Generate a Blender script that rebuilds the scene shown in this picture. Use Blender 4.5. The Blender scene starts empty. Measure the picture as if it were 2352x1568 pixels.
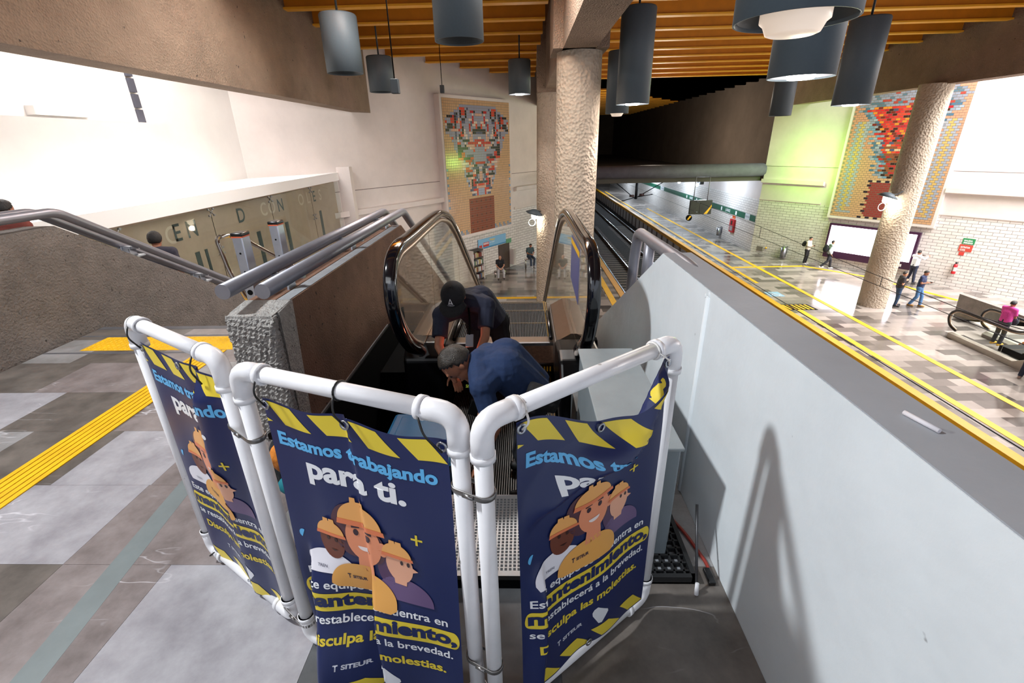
import bpy, bmesh, math, random
from mathutils import Vector, Matrix
from math import sin, cos, pi, sqrt, radians
random.seed(7)
S = bpy.context.scene
COL = S.collection

# ------------------------------------------------------------------ camera, world, light, exposure
FPX = 1066.843
pp = Vector((1176.0, 784.0))
dn = Vector((1230 - pp.x, 3272 - pp.y, FPX)).normalized()
fw = Vector((1201 - pp.x, 326 - pp.y, FPX)); fw = (fw - dn * fw.dot(dn)).normalized()
up_ = -dn
rt = dn.cross(fw)
Rm = Matrix((rt, fw, up_))          # camera (x right, y down, z forward) -> world
cx, cy, cz = Rm @ Vector((1, 0, 0)), Rm @ Vector((0, -1, 0)), Rm @ Vector((0, 0, -1))
cam_d = bpy.data.cameras.new('camera'); cam = bpy.data.objects.new('camera', cam_d); COL.objects.link(cam)
M4 = Matrix.Identity(4)
for i in range(3):
    M4[i][0], M4[i][1], M4[i][2] = cx[i], cy[i], cz[i]
M4[2][3] = 1.75
cam.matrix_world = M4
cam_d.sensor_width = 36; cam_d.lens = FPX / 2352 * 36; cam_d.clip_start = 0.05; cam_d.clip_end = 300
S.camera = cam
S.view_settings.view_transform = 'Standard'; S.view_settings.look = 'None'
S.view_settings.exposure = 0.45; S.view_settings.gamma = 1.0
S.view_settings.use_curve_mapping = False

w = bpy.data.worlds.new('world'); S.world = w; w.use_nodes = True
bg = w.node_tree.nodes['Background']; bg.inputs[0].default_value = (0.80, 0.86, 1.0, 1); bg.inputs[1].default_value = 0.8

def area(name, loc, target, sx, sy, power, color=(1, 1, 1), spread=180):
    l = bpy.data.lights.new(name, 'AREA'); l.shape = 'RECTANGLE'; l.size = sx; l.size_y = sy
    l.energy = power; l.color = color; l.spread = radians(spread)
    o = bpy.data.objects.new(name, l); COL.objects.link(o); o.location = loc
    o.rotation_euler = (Vector(target) - Vector(loc)).to_track_quat('-Z', 'Y').to_euler()
    return o
def point(name, loc, power, color=(1, 1, 1), r=0.1):
    l = bpy.data.lights.new(name, 'POINT'); l.energy = power; l.color = color; l.shadow_soft_size = r
    o = bpy.data.objects.new(name, l); COL.objects.link(o); o.location = loc; return o
def spot(name, loc, target, power, angle, color=(1, 1, 1), r=0.15, blend=0.6):
    l = bpy.data.lights.new(name, 'SPOT'); l.energy = power; l.color = color; l.shadow_soft_size = r
    l.spot_size = radians(angle); l.spot_blend = blend
    o = bpy.data.objects.new(name, l); COL.objects.link(o); o.location = loc
    o.rotation_euler = (Vector(target) - Vector(loc)).to_track_quat('-Z', 'Y').to_euler(); return o

# daylight through the roof openings on both sides of the hall, a ceiling lamp near the landing, plus unseen fills
area('daylight_left', (-7.75, 11.5, 7.2), (-9.3, 12, 0.5), 1.6, 18, 2900, (1.0, 0.98, 0.95))
area('daylight_right', (22.5, 15, 7.5), (22.5, 15, -5), 8, 18, 6800, (1.0, 0.97, 0.96))
area('fill_right_side', (27.5, 12, 0.5), (0, 13, 2.2), 9, 5, 1500, (1.0, 0.95, 0.92))  # added unseen fill, brightens beams and hall from the right
area('landing_lamp', (-4.1, 1.37, 5.35), (-0.6, 1.4, 0.2), 0.42, 0.42, 290, (0.93, 0.97, 1.0))
area('mezzanine_fill', (-3.5, -3.2, 4.6), (-2.0, 2.5, 0), 4, 2, 45, (0.95, 0.98, 1.0))  # unseen soft area light behind the camera
point('void_fill', (9.5, 37.0, 1.0), 1000, (1.0, 0.86, 0.70), 0.3)  # added unseen point light, lifts the dark upper void and its slats
point('discharge_lamp_green', (15.6, 28.6, 0.2), 300, (0.45, 1.0, 0.16), 0.3).data.specular_factor = 0.1
point('pit_worklight', (-0.47, 3.27, 0.27), 0.7, (1.0, 0.22, 0.12), 0.03)

# ------------------------------------------------------------------ materials
def lin(h):
    h = h.lstrip('#'); out = []
    for i in (0, 2, 4):
        c = int(h[i:i + 2], 16) / 255
        out.append(c / 12.92 if c <= 0.04045 else ((c + 0.055) / 1.055) ** 2.4)
    return (*out, 1)
MATS = {}
def mat(name, hexc, rough=0.6, metal=0.0, noise=None, bump=None, spec=0.5, trans=0, emit=None, hex2=None, coat=0, alpha=None, speck=None):
    """noise=(scale, amount) brightness mottling; hex2 = second colour it mottles towards; bump=(scale,strength,kind); speck=(scale,threshold,hex)"""
    if name in MATS: return MATS[name]
    m = bpy.data.materials.new(name); m.use_nodes = True; nt = m.node_tree; N = nt.nodes; Lk = nt.links
    b = N['Principled BSDF']
    b.inputs['Base Color'].default_value = lin(hexc); b.inputs['Roughness'].default_value = rough
    b.inputs['Metallic'].default_value = metal; b.inputs['Specular IOR Level'].default_value = spec
    b.inputs['Transmission Weight'].default_value = trans; b.inputs['Coat Weight'].default_value = coat
    if alpha is not None: b.inputs['Alpha'].default_value = alpha
    if emit: b.inputs['Emission Color'].default_value = lin(emit[0]); b.inputs['Emission Strength'].default_value = emit[1]
    tc = None
    if noise or bump or speck:
        tc = N.new('ShaderNodeTexCoord')
    colsock = None
    if noise:
        n = N.new('ShaderNodeTexNoise'); n.inputs['Scale'].default_value = noise[0]; n.inputs['Detail'].default_value = 8; n.inputs['Roughness'].default_value = 0.65
        Lk.new(tc.outputs['Object'], n.inputs['Vector'])
        r = N.new('ShaderNodeValToRGB'); r.color_ramp.elements[0].position = 0.3; r.color_ramp.elements[1].position = 0.7
        c1 = lin(hexc); a = noise[1]
        c2 = lin(hex2) if hex2 else tuple(min(1, c * (1 + a)) for c in c1[:3]) + (1,)
        c0 = tuple(c * (1 - a) for c in c1[:3]) + (1,) if not hex2 else c1
        r.color_ramp.elements[0].color = c0; r.color_ramp.elements[1].color = c2
        Lk.new(n.outputs['Fac'], r.inputs['Fac']); colsock = r.outputs['Color']
    if speck:
        v = N.new('ShaderNodeTexNoise'); v.inputs['Scale'].default_value = speck[0]; v.inputs['Detail'].default_value = 3
        Lk.new(tc.outputs['Object'], v.inputs['Vector'])
        gt = N.new('ShaderNodeMapRange'); gt.inputs['From Min'].default_value = speck[1]; gt.inputs['From Max'].default_value = speck[1] + 0.04
        Lk.new(v.outputs['Fac'], gt.inputs['Value'])
        mx = N.new('ShaderNodeMix'); mx.data_type = 'RGBA'
        Lk.new(gt.outputs['Result'], mx.inputs['Factor'])
        if colsock: Lk.new(colsock, mx.inputs['A'])
        else: mx.inputs['A'].default_value = lin(hexc)
        mx.inputs['B'].default_value = lin(speck[2]); colsock = mx.outputs['Result']
    if colsock: Lk.new(colsock, b.inputs['Base Color'])
    if bump:
        kind = bump[2] if len(bump) > 2 else 'noise'
        if kind == 'noise':
            t = N.new('ShaderNodeTexNoise'); t.inputs['Scale'].default_value = bump[0]; t.inputs['Detail'].default_value = 6; so = t.outputs['Fac']
        else:
            t = N.new('ShaderNodeTexVoronoi'); t.inputs['Scale'].default_value = bump[0]; so = t.outputs['Distance']
        Lk.new(tc.outputs['Object'], t.inputs['Vector'])
        bp = N.new('ShaderNodeBump'); bp.inputs['Strength'].default_value = bump[1]; bp.inputs['Distance'].default_value = bump[3] if len(bump) > 3 else 0.02
        Lk.new(so, bp.inputs['Height']); Lk.new(bp.outputs['Normal'], b.inputs['Normal'])
    MATS[name] = m; return m

def grid_mat(name, c1, c2, cm, bw, rh, mortar, rough, offset=0.5, bias=0.0, noise=0.12, bump=0.0, spec=0.5, rot=0, use_uv=True, veins=False):
    m = bpy.data.materials.new(name); m.use_nodes = True; nt = m.node_tree; N = nt.nodes; Lk = nt.links
    b = N['Principled BSDF']; b.inputs['Roughness'].default_value = rough; b.inputs['Specular IOR Level'].default_value = spec
    tc = N.new('ShaderNodeTexCoord'); src = tc.outputs['UV' if use_uv else 'Object']
    t = N.new('ShaderNodeTexBrick'); t.inputs['Scale'].default_value = 1.0
    t.offset = offset; t.inputs['Brick Width'].default_value = bw; t.inputs['Row Height'].default_value = rh
    t.inputs['Mortar Size'].default_value = mortar; t.inputs['Mortar Smooth'].default_value = 0.1; t.inputs['Bias'].default_value = bias
    t.inputs['Color1'].default_value = lin(c1); t.inputs['Color2'].default_value = lin(c2); t.inputs['Mortar'].default_value = lin(cm)
    Lk.new(src, t.inputs['Vector'])
    n = N.new('ShaderNodeTexNoise'); n.inputs['Scale'].default_value = 2.2; n.inputs['Detail'].default_value = 9; n.inputs['Roughness'].default_value = 0.7
    Lk.new(src, n.inputs['Vector'])
    mr = N.new('ShaderNodeMapRange'); mr.inputs['From Min'].default_value = 0.25; mr.inputs['From Max'].default_value = 0.75
    mr.inputs['To Min'].default_value = 1 - noise; mr.inputs['To Max'].default_value = 1 + noise
    Lk.new(n.outputs['Fac'], mr.inputs['Value'])
    mu = N.new('ShaderNodeMix'); mu.data_type = 'RGBA'; mu.blend_type = 'MULTIPLY'; mu.inputs['Factor'].default_value = 1
    Lk.new(t.outputs['Color'], mu.inputs['A']); Lk.new(mr.outputs['Result'], mu.inputs['B'])
    cs = mu.outputs['Result']
    if veins:
        wv = N.new('ShaderNodeTexNoise'); wv.inputs['Scale'].default_value = 1.3; wv.inputs['Detail'].default_value = 5; wv.inputs['Distortion'].default_value = 1.2
        mp = N.new('ShaderNodeMapping'); mp.inputs['Scale'].default_value = (1.0, 2.6, 1); mp.inputs['Rotation'].default_value = (0, 0, 0.5)
        Lk.new(src, mp.inputs['Vector']); Lk.new(mp.outputs['Vector'], wv.inputs['Vector'])
        rp = N.new('ShaderNodeValToRGB'); e = rp.color_ramp.elements
        e[0].position = 0.495; e[0].color = (0, 0, 0, 1); e[1].position = 0.5; e[1].color = (1, 1, 1, 1)
        e2 = rp.color_ramp.elements.new(0.506); e2.color = (0, 0, 0, 1)
        Lk.new(wv.outputs['Fac'], rp.inputs['Fac'])
        ms = N.new('ShaderNodeMath'); ms.operation = 'MULTIPLY'; ms.inputs[1].default_value = 0.35; Lk.new(rp.outputs['Color'], ms.inputs[0])
        mv = N.new('ShaderNodeMix'); mv.data_type = 'RGBA'; Lk.new(ms.outputs[0], mv.inputs['Factor']); Lk.new(cs, mv.inputs['A']); mv.inputs['B'].default_value = lin('#e4e2e6'); cs = mv.outputs['Result']
    Lk.new(cs, b.inputs['Base Color'])
    if bump:
        bp = N.new('ShaderNodeBump'); bp.inputs['Strength'].default_value = bump; bp.inputs['Distance'].default_value = 0.01; bp.invert = True
        Lk.new(t.outputs['Fac'], bp.inputs['Height']); Lk.new(bp.outputs['Normal'], b.inputs['Normal'])
    MATS[name] = m; return m

m_conc_beam = mat('concrete_beam', '#8a7563', 0.9, noise=(1.2, 0.2), bump=(30, 0.8, 'voronoi', 0.03), speck=(9, 0.70, '#3c332c'))
m_conc_col = mat('concrete_column', '#b3a390', 0.85, noise=(3, 0.12), bump=(13, 1.0, 'voronoi', 0.035))
m_conc_par = mat('concrete_parapet', '#837b75', 0.92, noise=(3.5, 0.22), bump=(45, 0.6, 'noise', 0.03), speck=(26, 0.67, '#5a544f'))
m_conc_brown = mat('concrete_brown', '#735443', 0.9, noise=(2.5, 0.3), bump=(70, 0.4, 'noise', 0.015), speck=(24, 0.66, '#2c201a'))
m_conc_rough = mat('concrete_rough_end', '#a5a29e', 0.95, noise=(20, 0.22), bump=(70, 0.8, 'noise', 0.03), speck=(46, 0.66, '#55524f'))
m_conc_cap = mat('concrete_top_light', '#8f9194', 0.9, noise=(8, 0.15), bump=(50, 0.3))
m_white_par = mat('painted_parapet_grey', '#dbe2e6', 0.62, noise=(1.5, 0.07), bump=(6, 0.25, 'noise', 0.02), speck=(11, 0.76, '#73767a'))
m_grey_top = mat('parapet_top_grey_paint', '#9a9ea4', 0.55, noise=(2.5, 0.08), bump=(8, 0.15), speck=(9, 0.75, '#7a7d82'))
m_plaster = mat('white_plaster', '#ddd2cc', 0.85, noise=(0.7, 0.08), bump=(20, 0.1))
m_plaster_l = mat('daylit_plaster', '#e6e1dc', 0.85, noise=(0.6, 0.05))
m_dark_wall = mat('dark_void_wall', '#5c5249', 0.95, noise=(0.5, 0.2))
m_slat = mat('orange_slat_lit', '#f6b02a', 0.5, noise=(2, 0.08))  # flange: light from below painted in as a brighter tone
m_slat2 = mat('orange_slat_shaded', '#dd8a12', 0.6, noise=(2, 0.1))  # web: shade between the slats painted in as a darker tone
m_ceil_dark = mat('ceiling_brown', '#6b3d0c', 0.8)
m_steel = mat('brushed_steel', '#9a9a9e', 0.33, 1.0, noise=(30, 0.08))
m_steel_grey = mat('painted_grey_tube', '#8e8e96', 0.42, 0.55, noise=(12, 0.06))
m_chrome = mat('stainless_tube', '#b9b2ab', 0.15, 1.0)
m_alu = mat('aluminium_profile', '#b7bcc6', 0.35, 0.85, noise=(15, 0.06))
m_black = mat('black_rubber', '#0c0d10', 0.25, spec=0.6)
m_black_gl = mat('black_gloss_rubber', '#0a0c12', 0.12, spec=0.7, coat=0.4)
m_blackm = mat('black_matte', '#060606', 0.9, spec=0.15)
m_yellow = mat('yellow_paint', '#eab308', 0.55, noise=(7, 0.14), speck=(14, 0.7, '#a9861f'))
m_yellow_edge = mat('yellow_platform_edge', '#d79a0a', 0.5, noise=(3, 0.1))
m_pvc = mat('white_pvc', '#e9e9ec', 0.32, noise=(12, 0.04), speck=(22, 0.72, '#a3a3a2'))
m_lamp = mat('lamp_slate_paint', '#4a555c', 0.55, noise=(30, 0.05))
m_lamp_in = mat('lamp_inside', '#2b3338', 0.5)
m_lamp_on = mat('lamp_glow', '#ffffff', 0.4, emit=('#fffaf2', 12))
m_lamp_bowl = mat('lamp_bowl_glass', '#e8dccd', 0.4, emit=('#ffe6cf', 0.35))
m_brick = grid_mat('white_glazed_brick', '#e4ded8', '#d8d1cb', '#80766e', 0.42, 0.155, 0.009, 0.3, noise=0.05, bump=0.4)
m_tile_mezz = grid_mat('marble_tile_landing', '#b9b8bd', '#6e6a6c', '#6f6d70', 0.93, 0.54, 0.002, 0.35, offset=0.36, bias=-0.1, noise=0.22, use_uv=False, veins=True)
m_tile_plat = grid_mat('marble_tile_platform', '#a89d95', '#403b38', '#6b6460', 0.9, 0.45, 0.0, 0.13, offset=0.43, bias=-0.05, noise=0.14, use_uv=False)
m_glass = mat('clear_glass', '#f4fbf8', 0.02, trans=1.0)
MATS['clear_glass'].node_tree.nodes['Principled BSDF'].inputs['IOR'].default_value = 1.15
m_skin = mat('skin', '#a56d52', 0.55); m_skin2 = mat('skin_light', '#c08a6c', 0.55)
m_hair = mat('dark_hair', '#1b1613', 0.5, noise=(60, 0.3), bump=(90, 0.5))
m_hair_g = mat('greying_hair', '#14110f', 0.4, noise=(80, 0.5), hex2='#463e36', bump=(170, 0.4))

# ------------------------------------------------------------------ mesh builder
class MB:
    def __init__(s): s.bm = bmesh.new(); s.uv = s.bm.loops.layers.uv.new('UVMap'); s.mats = []; s.mi = 0
    def use(s, m):
        if m not in s.mats: s.mats.append(m)
        s.mi = s.mats.index(m); return s
    def _f(s, vs, uv=None, smooth=False):
        try: f = s.bm.faces.new(vs)
        except ValueError: return None
        f.material_index = s.mi; f.smooth = smooth
        if uv:
            for l, c in zip(f.loops, uv): l[s.uv].uv = c
        return f
    def poly(s, pts, uv=None): return s._f([s.bm.verts.new(p) for p in pts], uv)
    def wallquad(s, a, b, z0, z1, flip=False):
        """vertical quad from plan point a to plan point b, UV in metres; z0/z1 may be pairs"""
        z0 = z0 if isinstance(z0, tuple) else (z0, z0); z1 = z1 if isinstance(z1, tuple) else (z1, z1)
        Lh = math.hypot(b[0] - a[0], b[1] - a[1])
        P = [(a[0], a[1], z0[0]), (b[0], b[1], z0[1]), (b[0], b[1], z1[1]), (a[0], a[1], z1[0])]
        U = [(0, z0[0]), (Lh, z0[1]), (Lh, z1[1]), (0, z1[0])]
        if flip: P.reverse(); U.reverse()
        return s.poly(P, U)
    def box(s, a, b, rot=None, bev=0):
        x0, y0, z0 = a; x1, y1, z1 = b
        vs = [s.bm.verts.new((x, y, z)) for x in (x0, x1) for y in (y0, y1) for z in (z0, z1)]
        fs = [(0, 1, 3, 2), (4, 6, 7, 5), (0, 4, 5, 1), (2, 3, 7, 6), (0, 2, 6, 4), (1, 5, 7, 3)]
        out = [s._f([vs[i] for i in f]) for f in fs]
        if rot:
            bmesh.ops.rotate(s.bm, verts=vs, cent=rot[0], matrix=Matrix.Rotation(rot[1], 3, rot[2]))
        if bev:
            es = list({e for f in out for e in f.edges})
            r = bmesh.ops.bevel(s.bm, geom=es, offset=bev, segments=2, affect='EDGES', profile=0.5)
            for f in r['faces']: f.material_index = s.mi; f.smooth = True
        return vs
    def prism(s, pts, d):
        """polygon (3D points) extruded by vector d"""
        d = Vector(d); A = [s.bm.verts.new(p) for p in pts]; B = [s.bm.verts.new(Vector(p) + d) for p in pts]
        s._f(A[::-1]); s._f(B); n = len(A)
        for i in range(n): s._f([A[i], A[(i + 1) % n], B[(i + 1) % n], B[i]])
    def cyl(s, a, b, ra, rb=None, n=16, caps=True):
        rb = ra if rb is None else rb; a = Vector(a); b = Vector(b); d = (b - a)
        q = d.to_track_quat('Z', 'Y').to_matrix(); R0 = []; R1 = []
        for i in range(n):
            o = Vector((cos(2 * pi * i / n), sin(2 * pi * i / n), 0))
            R0.append(s.bm.verts.new(a + q @ (o * ra))); R1.append(s.bm.verts.new(b + q @ (o * rb)))
        for i in range(n): s._f([R0[i], R0[(i + 1) % n], R1[(i + 1) % n], R1[i]], smooth=True)
        if caps: s._f(R0[::-1]); s._f(R1)
    def lathe(s, prof, c, n=32, axis=None):
        """prof [(r,z)] around vertical axis at c"""
        q = Vector(axis).to_track_quat('Z', 'Y').to_matrix() if axis else Matrix.Identity(3); c = Vector(c); rings = []
        for r, z in prof:
            rings.append([s.bm.verts.new(c + q @ Vector((r * cos(2 * pi * i / n), r * sin(2 * pi * i / n), z))) for i in range(n)])
        for A, B in zip(rings, rings[1:]):
            for i in range(n): s._f([A[i], A[(i + 1) % n], B[(i + 1) % n], B[i]], smooth=True)
        return rings
    def tube(s, path, r, n=12, closed=False, caps=True, flat=None, ref=(1, 0, 0)):
        """sweep along path; flat=(half width along ref, half height) gives a rounded-rect section"""
        P = [Vector(p) for p in path]; rings = []; N = len(P)
        for i in range(N):
            if closed: t = (P[(i + 1) % N] - P[i - 1])
            else: t = P[min(i + 1, N - 1)] - P[max(i - 1, 0)]
            t.normalize(); u = Vector(ref)
            if abs(u.dot(t)) > 0.95: u = Vector((0, 1, 0)) if abs(t.y) < 0.9 else Vector((0, 0, 1))
            u = (u - t * u.dot(t)).normalized(); v = t.cross(u); ring = []
            for k in range(n):
                a = 2 * pi * k / n; c_, s_ = cos(a), sin(a)
                if flat:
                    e = 0.55; px = math.copysign(abs(c_) ** e, c_) * flat[0]; py = math.copysign(abs(s_) ** e, s_) * flat[1]
                else: px, py = c_ * r, s_ * r
                ring.append(s.bm.verts.new(P[i] + u * px + v * py))
            rings.append(ring)
        rng = range(N if closed else N - 1)
        for i in rng:
            A, B = rings[i], rings[(i + 1) % N]
            for k in range(n): s._f([A[k], A[(k + 1) % n], B[(k + 1) % n], B[k]], smooth=True)
        if caps and not closed: s._f(rings[0][::-1]); s._f(rings[-1])
    def ball(s, c, r, n=12, sc=(1, 1, 1), rot=None):
        mt = Matrix.Translation(c) @ (rot.to_4x4() if rot else Matrix.Identity(4)) @ Matrix.Diagonal((sc[0], sc[1], sc[2], 1))
        g = bmesh.ops.create_uvsphere(s.bm, u_segments=n, v_segments=max(6, n // 2 + 2), radius=r, matrix=mt)
        for v in g['verts']:
            for f in v.link_faces: f.material_index = s.mi; f.smooth = True
    def cap(s, a, b, ra, rb=None, n=12, ends=(1, 1)):
        """tapered capsule"""
        rb = ra if rb is None else rb
        s.cyl(a, b, ra, rb, n)
        if ends[0]: s.ball(a, ra, n)
        if ends[1]: s.ball(b, rb, n)
    def mesh(s, name):
        bmesh.ops.recalc_face_normals(s.bm, faces=s.bm.faces)
        me = bpy.data.meshes.new(name); s.bm.to_mesh(me); s.bm.free()
        for m in s.mats: me.materials.append(m)
        return me
    def build(s, name, m=None, parent=None):
        if not s.mats: s.mats = [m]
        o = bpy.data.objects.new(name, s.mesh(name)); COL.objects.link(o)
        if parent is not None:
            o.parent = parent; o.matrix_parent_inverse = Matrix.Translation(parent.location).inverted() if parent.type == 'EMPTY' else Matrix.Identity(4)
        return o
    def struct(s, name, m=None):
        o = s.build(name, m); o['kind'] = 'structure'; return o
def tag(o, label, cat, group=None, kind=None):
    o['label'] = label; o['category'] = cat
    if group: o['group'] = group
    if kind: o['kind'] = kind
    return o
def thing(name, loc, label, cat, group=None):
    o = bpy.data.objects.new(name, None); COL.objects.link(o); o.location = loc; o.empty_display_size = 0.1
    return tag(o, label, cat, group)
def arc(c, r, a0, a1, n, plane='yz', x=0):
    out = []
    for i in range(n + 1):
        a = a0 + (a1 - a0) * i / n
        out.append((x, c[0] + r * cos(a), c[1] + r * sin(a)))
    return out
def fillet(pts, r, n=5):
    """round the corners of a 3-D polyline"""
    P = [Vector(p) for p in pts]; out = [P[0]]
    for i in range(1, len(P) - 1):
        a, b, c = P[i - 1], P[i], P[i + 1]; d0 = (a - b); d1 = (c - b); rr = min(r, d0.length * 0.49, d1.length * 0.49)
        p0 = b + d0.normalized() * rr; p1 = b + d1.normalized() * rr
        for k in range(n + 1):
            t = k / n; out.append(p0 * (1 - t) ** 2 + b * 2 * t * (1 - t) + p1 * t * t)
    out.append(P[-1]); return out
_tc = {}
def text_mesh(txt, size, bold=0.0, shear=0.0, align='LEFT', spacing=1.0):
    """2-D triangles of a piece of lettering: (verts, faces)"""
    k = (txt, size, bold, shear, align, spacing)
    if k in _tc: return _tc[k]
    cu = bpy.data.curves.new('t', 'FONT'); cu.body = txt; cu.size = size; cu.offset = bold; cu.shear = shear; cu.align_x = align; cu.space_character = spacing
    cu.resolution_u = 4; cu.fill_mode = 'FRONT'
    o = bpy.data.objects.new('t', cu); COL.objects.link(o)
    dg = bpy.context.evaluated_depsgraph_get(); me = bpy.data.meshes.new_from_object(o.evaluated_get(dg))
    V = [(v.co.x, v.co.y) for v in me.vertices]; F = [tuple(p.vertices) for p in me.polygons]
    bpy.data.objects.remove(o); bpy.data.curves.remove(cu); bpy.data.meshes.remove(me)
    _tc[k] = (V, F); return V, F
def put_text(mb, txt, size, origin, ux, uy, m, bold=0.0, off=0.0, width=None, align='LEFT'):
    V, F = text_mesh(txt, size, bold, 0, align); ux = Vector(ux); uy = Vector(uy); n = ux.cross(uy).normalized() * off; o = Vector(origin)
    sx = 1.0
    if width:
        w_ = max(v[0] for v in V) - min(v[0] for v in V); sx = width / w_
    mb.use(m); vs = [mb.bm.verts.new(o + ux * x * sx + uy * y + n) for x, y in V]
    for f in F: mb._f([vs[i] for i in f])
def remeshed(mb, name, voxel, m, parent=None, smooth=4, extra=None):
    """fuse overlapping solids into one continuous skin"""
    me = mb.mesh(name + '_src'); o = bpy.data.objects.new('tmp', me); COL.objects.link(o)
    md = o.modifiers.new('r', 'REMESH'); md.mode = 'VOXEL'; md.voxel_size = voxel; md.use_smooth_shade = True
    if smooth:
        sm = o.modifiers.new('s', 'SMOOTH'); sm.factor = 0.5; sm.iterations = smooth
    dg = bpy.context.evaluated_depsgraph_get(); nm = bpy.data.meshes.new_from_object(o.evaluated_get(dg))
    bpy.data.objects.remove(o); bpy.data.meshes.remove(me)
    nm.materials.clear(); nm.materials.append(m)
    for p in nm.polygons: p.use_smooth = True; p.material_index = 0
    ob = bpy.data.objects.new(name, nm); COL.objects.link(ob)
    if parent is not None:
        ob.parent = parent; ob.matrix_parent_inverse = Matrix.Translation(parent.location).inverted() if parent.type == 'EMPTY' else Matrix.Identity(4)
    return ob

# ------------------------------------------------------------------ setting: levels and walls
ZL = -5.5; CXM = 8.45            # platform level; the hall is symmetrical about x = 8.45
def mir(x): return 2 * CXM - x
# landing floor with the stair and escalator openings left out
b = MB()
def slab(x0, y0, x1, y1, z1=0.0, z0=-0.35): b.box((x0, y0, z0), (x1, y1, z1))
slab(-12, -6, 0.83, 1.98); slab(-4.55, 1.98, -1.45, 4.58); slab(0.30, 1.98, 0.83, 2.62)
b.struct('floor', mat('floor_slab', '#6b696b', .5))
def marble(name, c1, c2, rough=.34):
    m = mat(name, c1, rough, noise=(4.5, .2), hex2=c2); nt = m.node_tree; N = nt.nodes; Lk = nt.links; bs = N['Principled BSDF']
    src = bs.inputs['Base Color'].links[0].from_socket; tc = N.new('ShaderNodeTexCoord'); mp = N.new('ShaderNodeMapping'); mp.inputs['Scale'].default_value = (1.2, 5.5, 1); mp.inputs['Rotation'].default_value = (0, 0, -0.75)
    Lk.new(tc.outputs['Object'], mp.inputs['Vector'])
    v = N.new('ShaderNodeTexNoise'); v.inputs['Scale'].default_value = 1.1; v.inputs['Detail'].default_value = 3; Lk.new(mp.outputs['Vector'], v.inputs['Vector'])
    r = N.new('ShaderNodeValToRGB'); e = r.color_ramp.elements; e[0].position = .492; e[0].color = (0, 0, 0, 1); e[1].position = .5; e[1].color = (1, 1, 1, 1); x = e.new(.508); x.color = (0, 0, 0, 1)
    Lk.new(v.outputs['Fac'], r.inputs['Fac'])
    k = N.new('ShaderNodeTexNoise'); k.inputs['Scale'].default_value = 2.4; Lk.new(tc.outputs['Object'], k.inputs['Vector'])
    g = N.new('ShaderNodeMapRange'); g.inputs['From Min'].default_value = .55; g.inputs['From Max'].default_value = .68; g.inputs['To Max'].default_value = .7; Lk.new(k.outputs['Fac'], g.inputs['Value'])
    mu = N.new('ShaderNodeMath'); mu.operation = 'MULTIPLY'; Lk.new(r.outputs['Color'], mu.inputs[0]); Lk.new(g.outputs['Result'], mu.inputs[1])
    mx = N.new('ShaderNodeMix'); mx.data_type = 'RGBA'; Lk.new(mu.outputs[0], mx.inputs['Factor']); Lk.new(src, mx.inputs['A']); mx.inputs['B'].default_value = lin('#dddbe0'); Lk.new(mx.outputs['Result'], bs.inputs['Base Color']); return m
TONE = {'b': marble('marble_pale', '#858288', '#aeadb2'), 'm': marble('marble_mauve', '#655c5a', '#938a89'), 'n': marble('marble_grey', '#757370', '#9d9c9e'), 'd': marble('marble_brown', '#4c4743', '#766f69'), 'k': marble('marble_dark', '#3f4043', '#585a5c')}
ROWS = {-1: 'b-2.6 m-1.7 n-.75 k-.1 k.83', 0: 'm-3.0 d-2.14 m-1.63 b-.82 k.12 d.83', 1: 'm-2.95 b-2.14 m-1.25 n-.4 m.25 n.83', 2: 'n-3.35 d-2.72 b-2.13 m-1.45 n-.5 d.83',
        3: 'b-3.62 d-2.8 m-2.2 n-1.45', 4: 'd-3.9 m-3.0 n-2.2 m-1.45', 5: 'n-4.1 d-3.4 m-2.3 b-1.45', 6: 'd-3.5 m-2.5 b-1.45'}
b = MB(); rr_ = random.Random(4)
for k in range(-12, 7):
    y0 = .98 + .54 * k; y1 = min(y0 + .54, 4.58); x = -4.55
    segs = [(q[0], float(q[1:])) for q in ROWS[k].split()] if k in ROWS else [(rr_.choice('bmndk'), xx) for xx in (-3.6, -2.7, -1.8, -.9, 0, .83)]
    for tn, xe in segs:
        yy1 = y1
        if y0 < 1.98 < y1 and xe > -1.45 and x >= -1.45 - 1: yy1 = 1.98 if x > -1.5 else y1
        if y0 >= 1.98 and x >= -1.5: break
        b.use(TONE[tn]); b.prism([(x, y0, 0), (xe - .0015, y0, 0), (xe - .0015, yy1 - .0015, 0), (x, yy1 - .0015, 0)], (0, 0, .002)); x = xe
b.struct('floor_landing_tiles')

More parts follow.
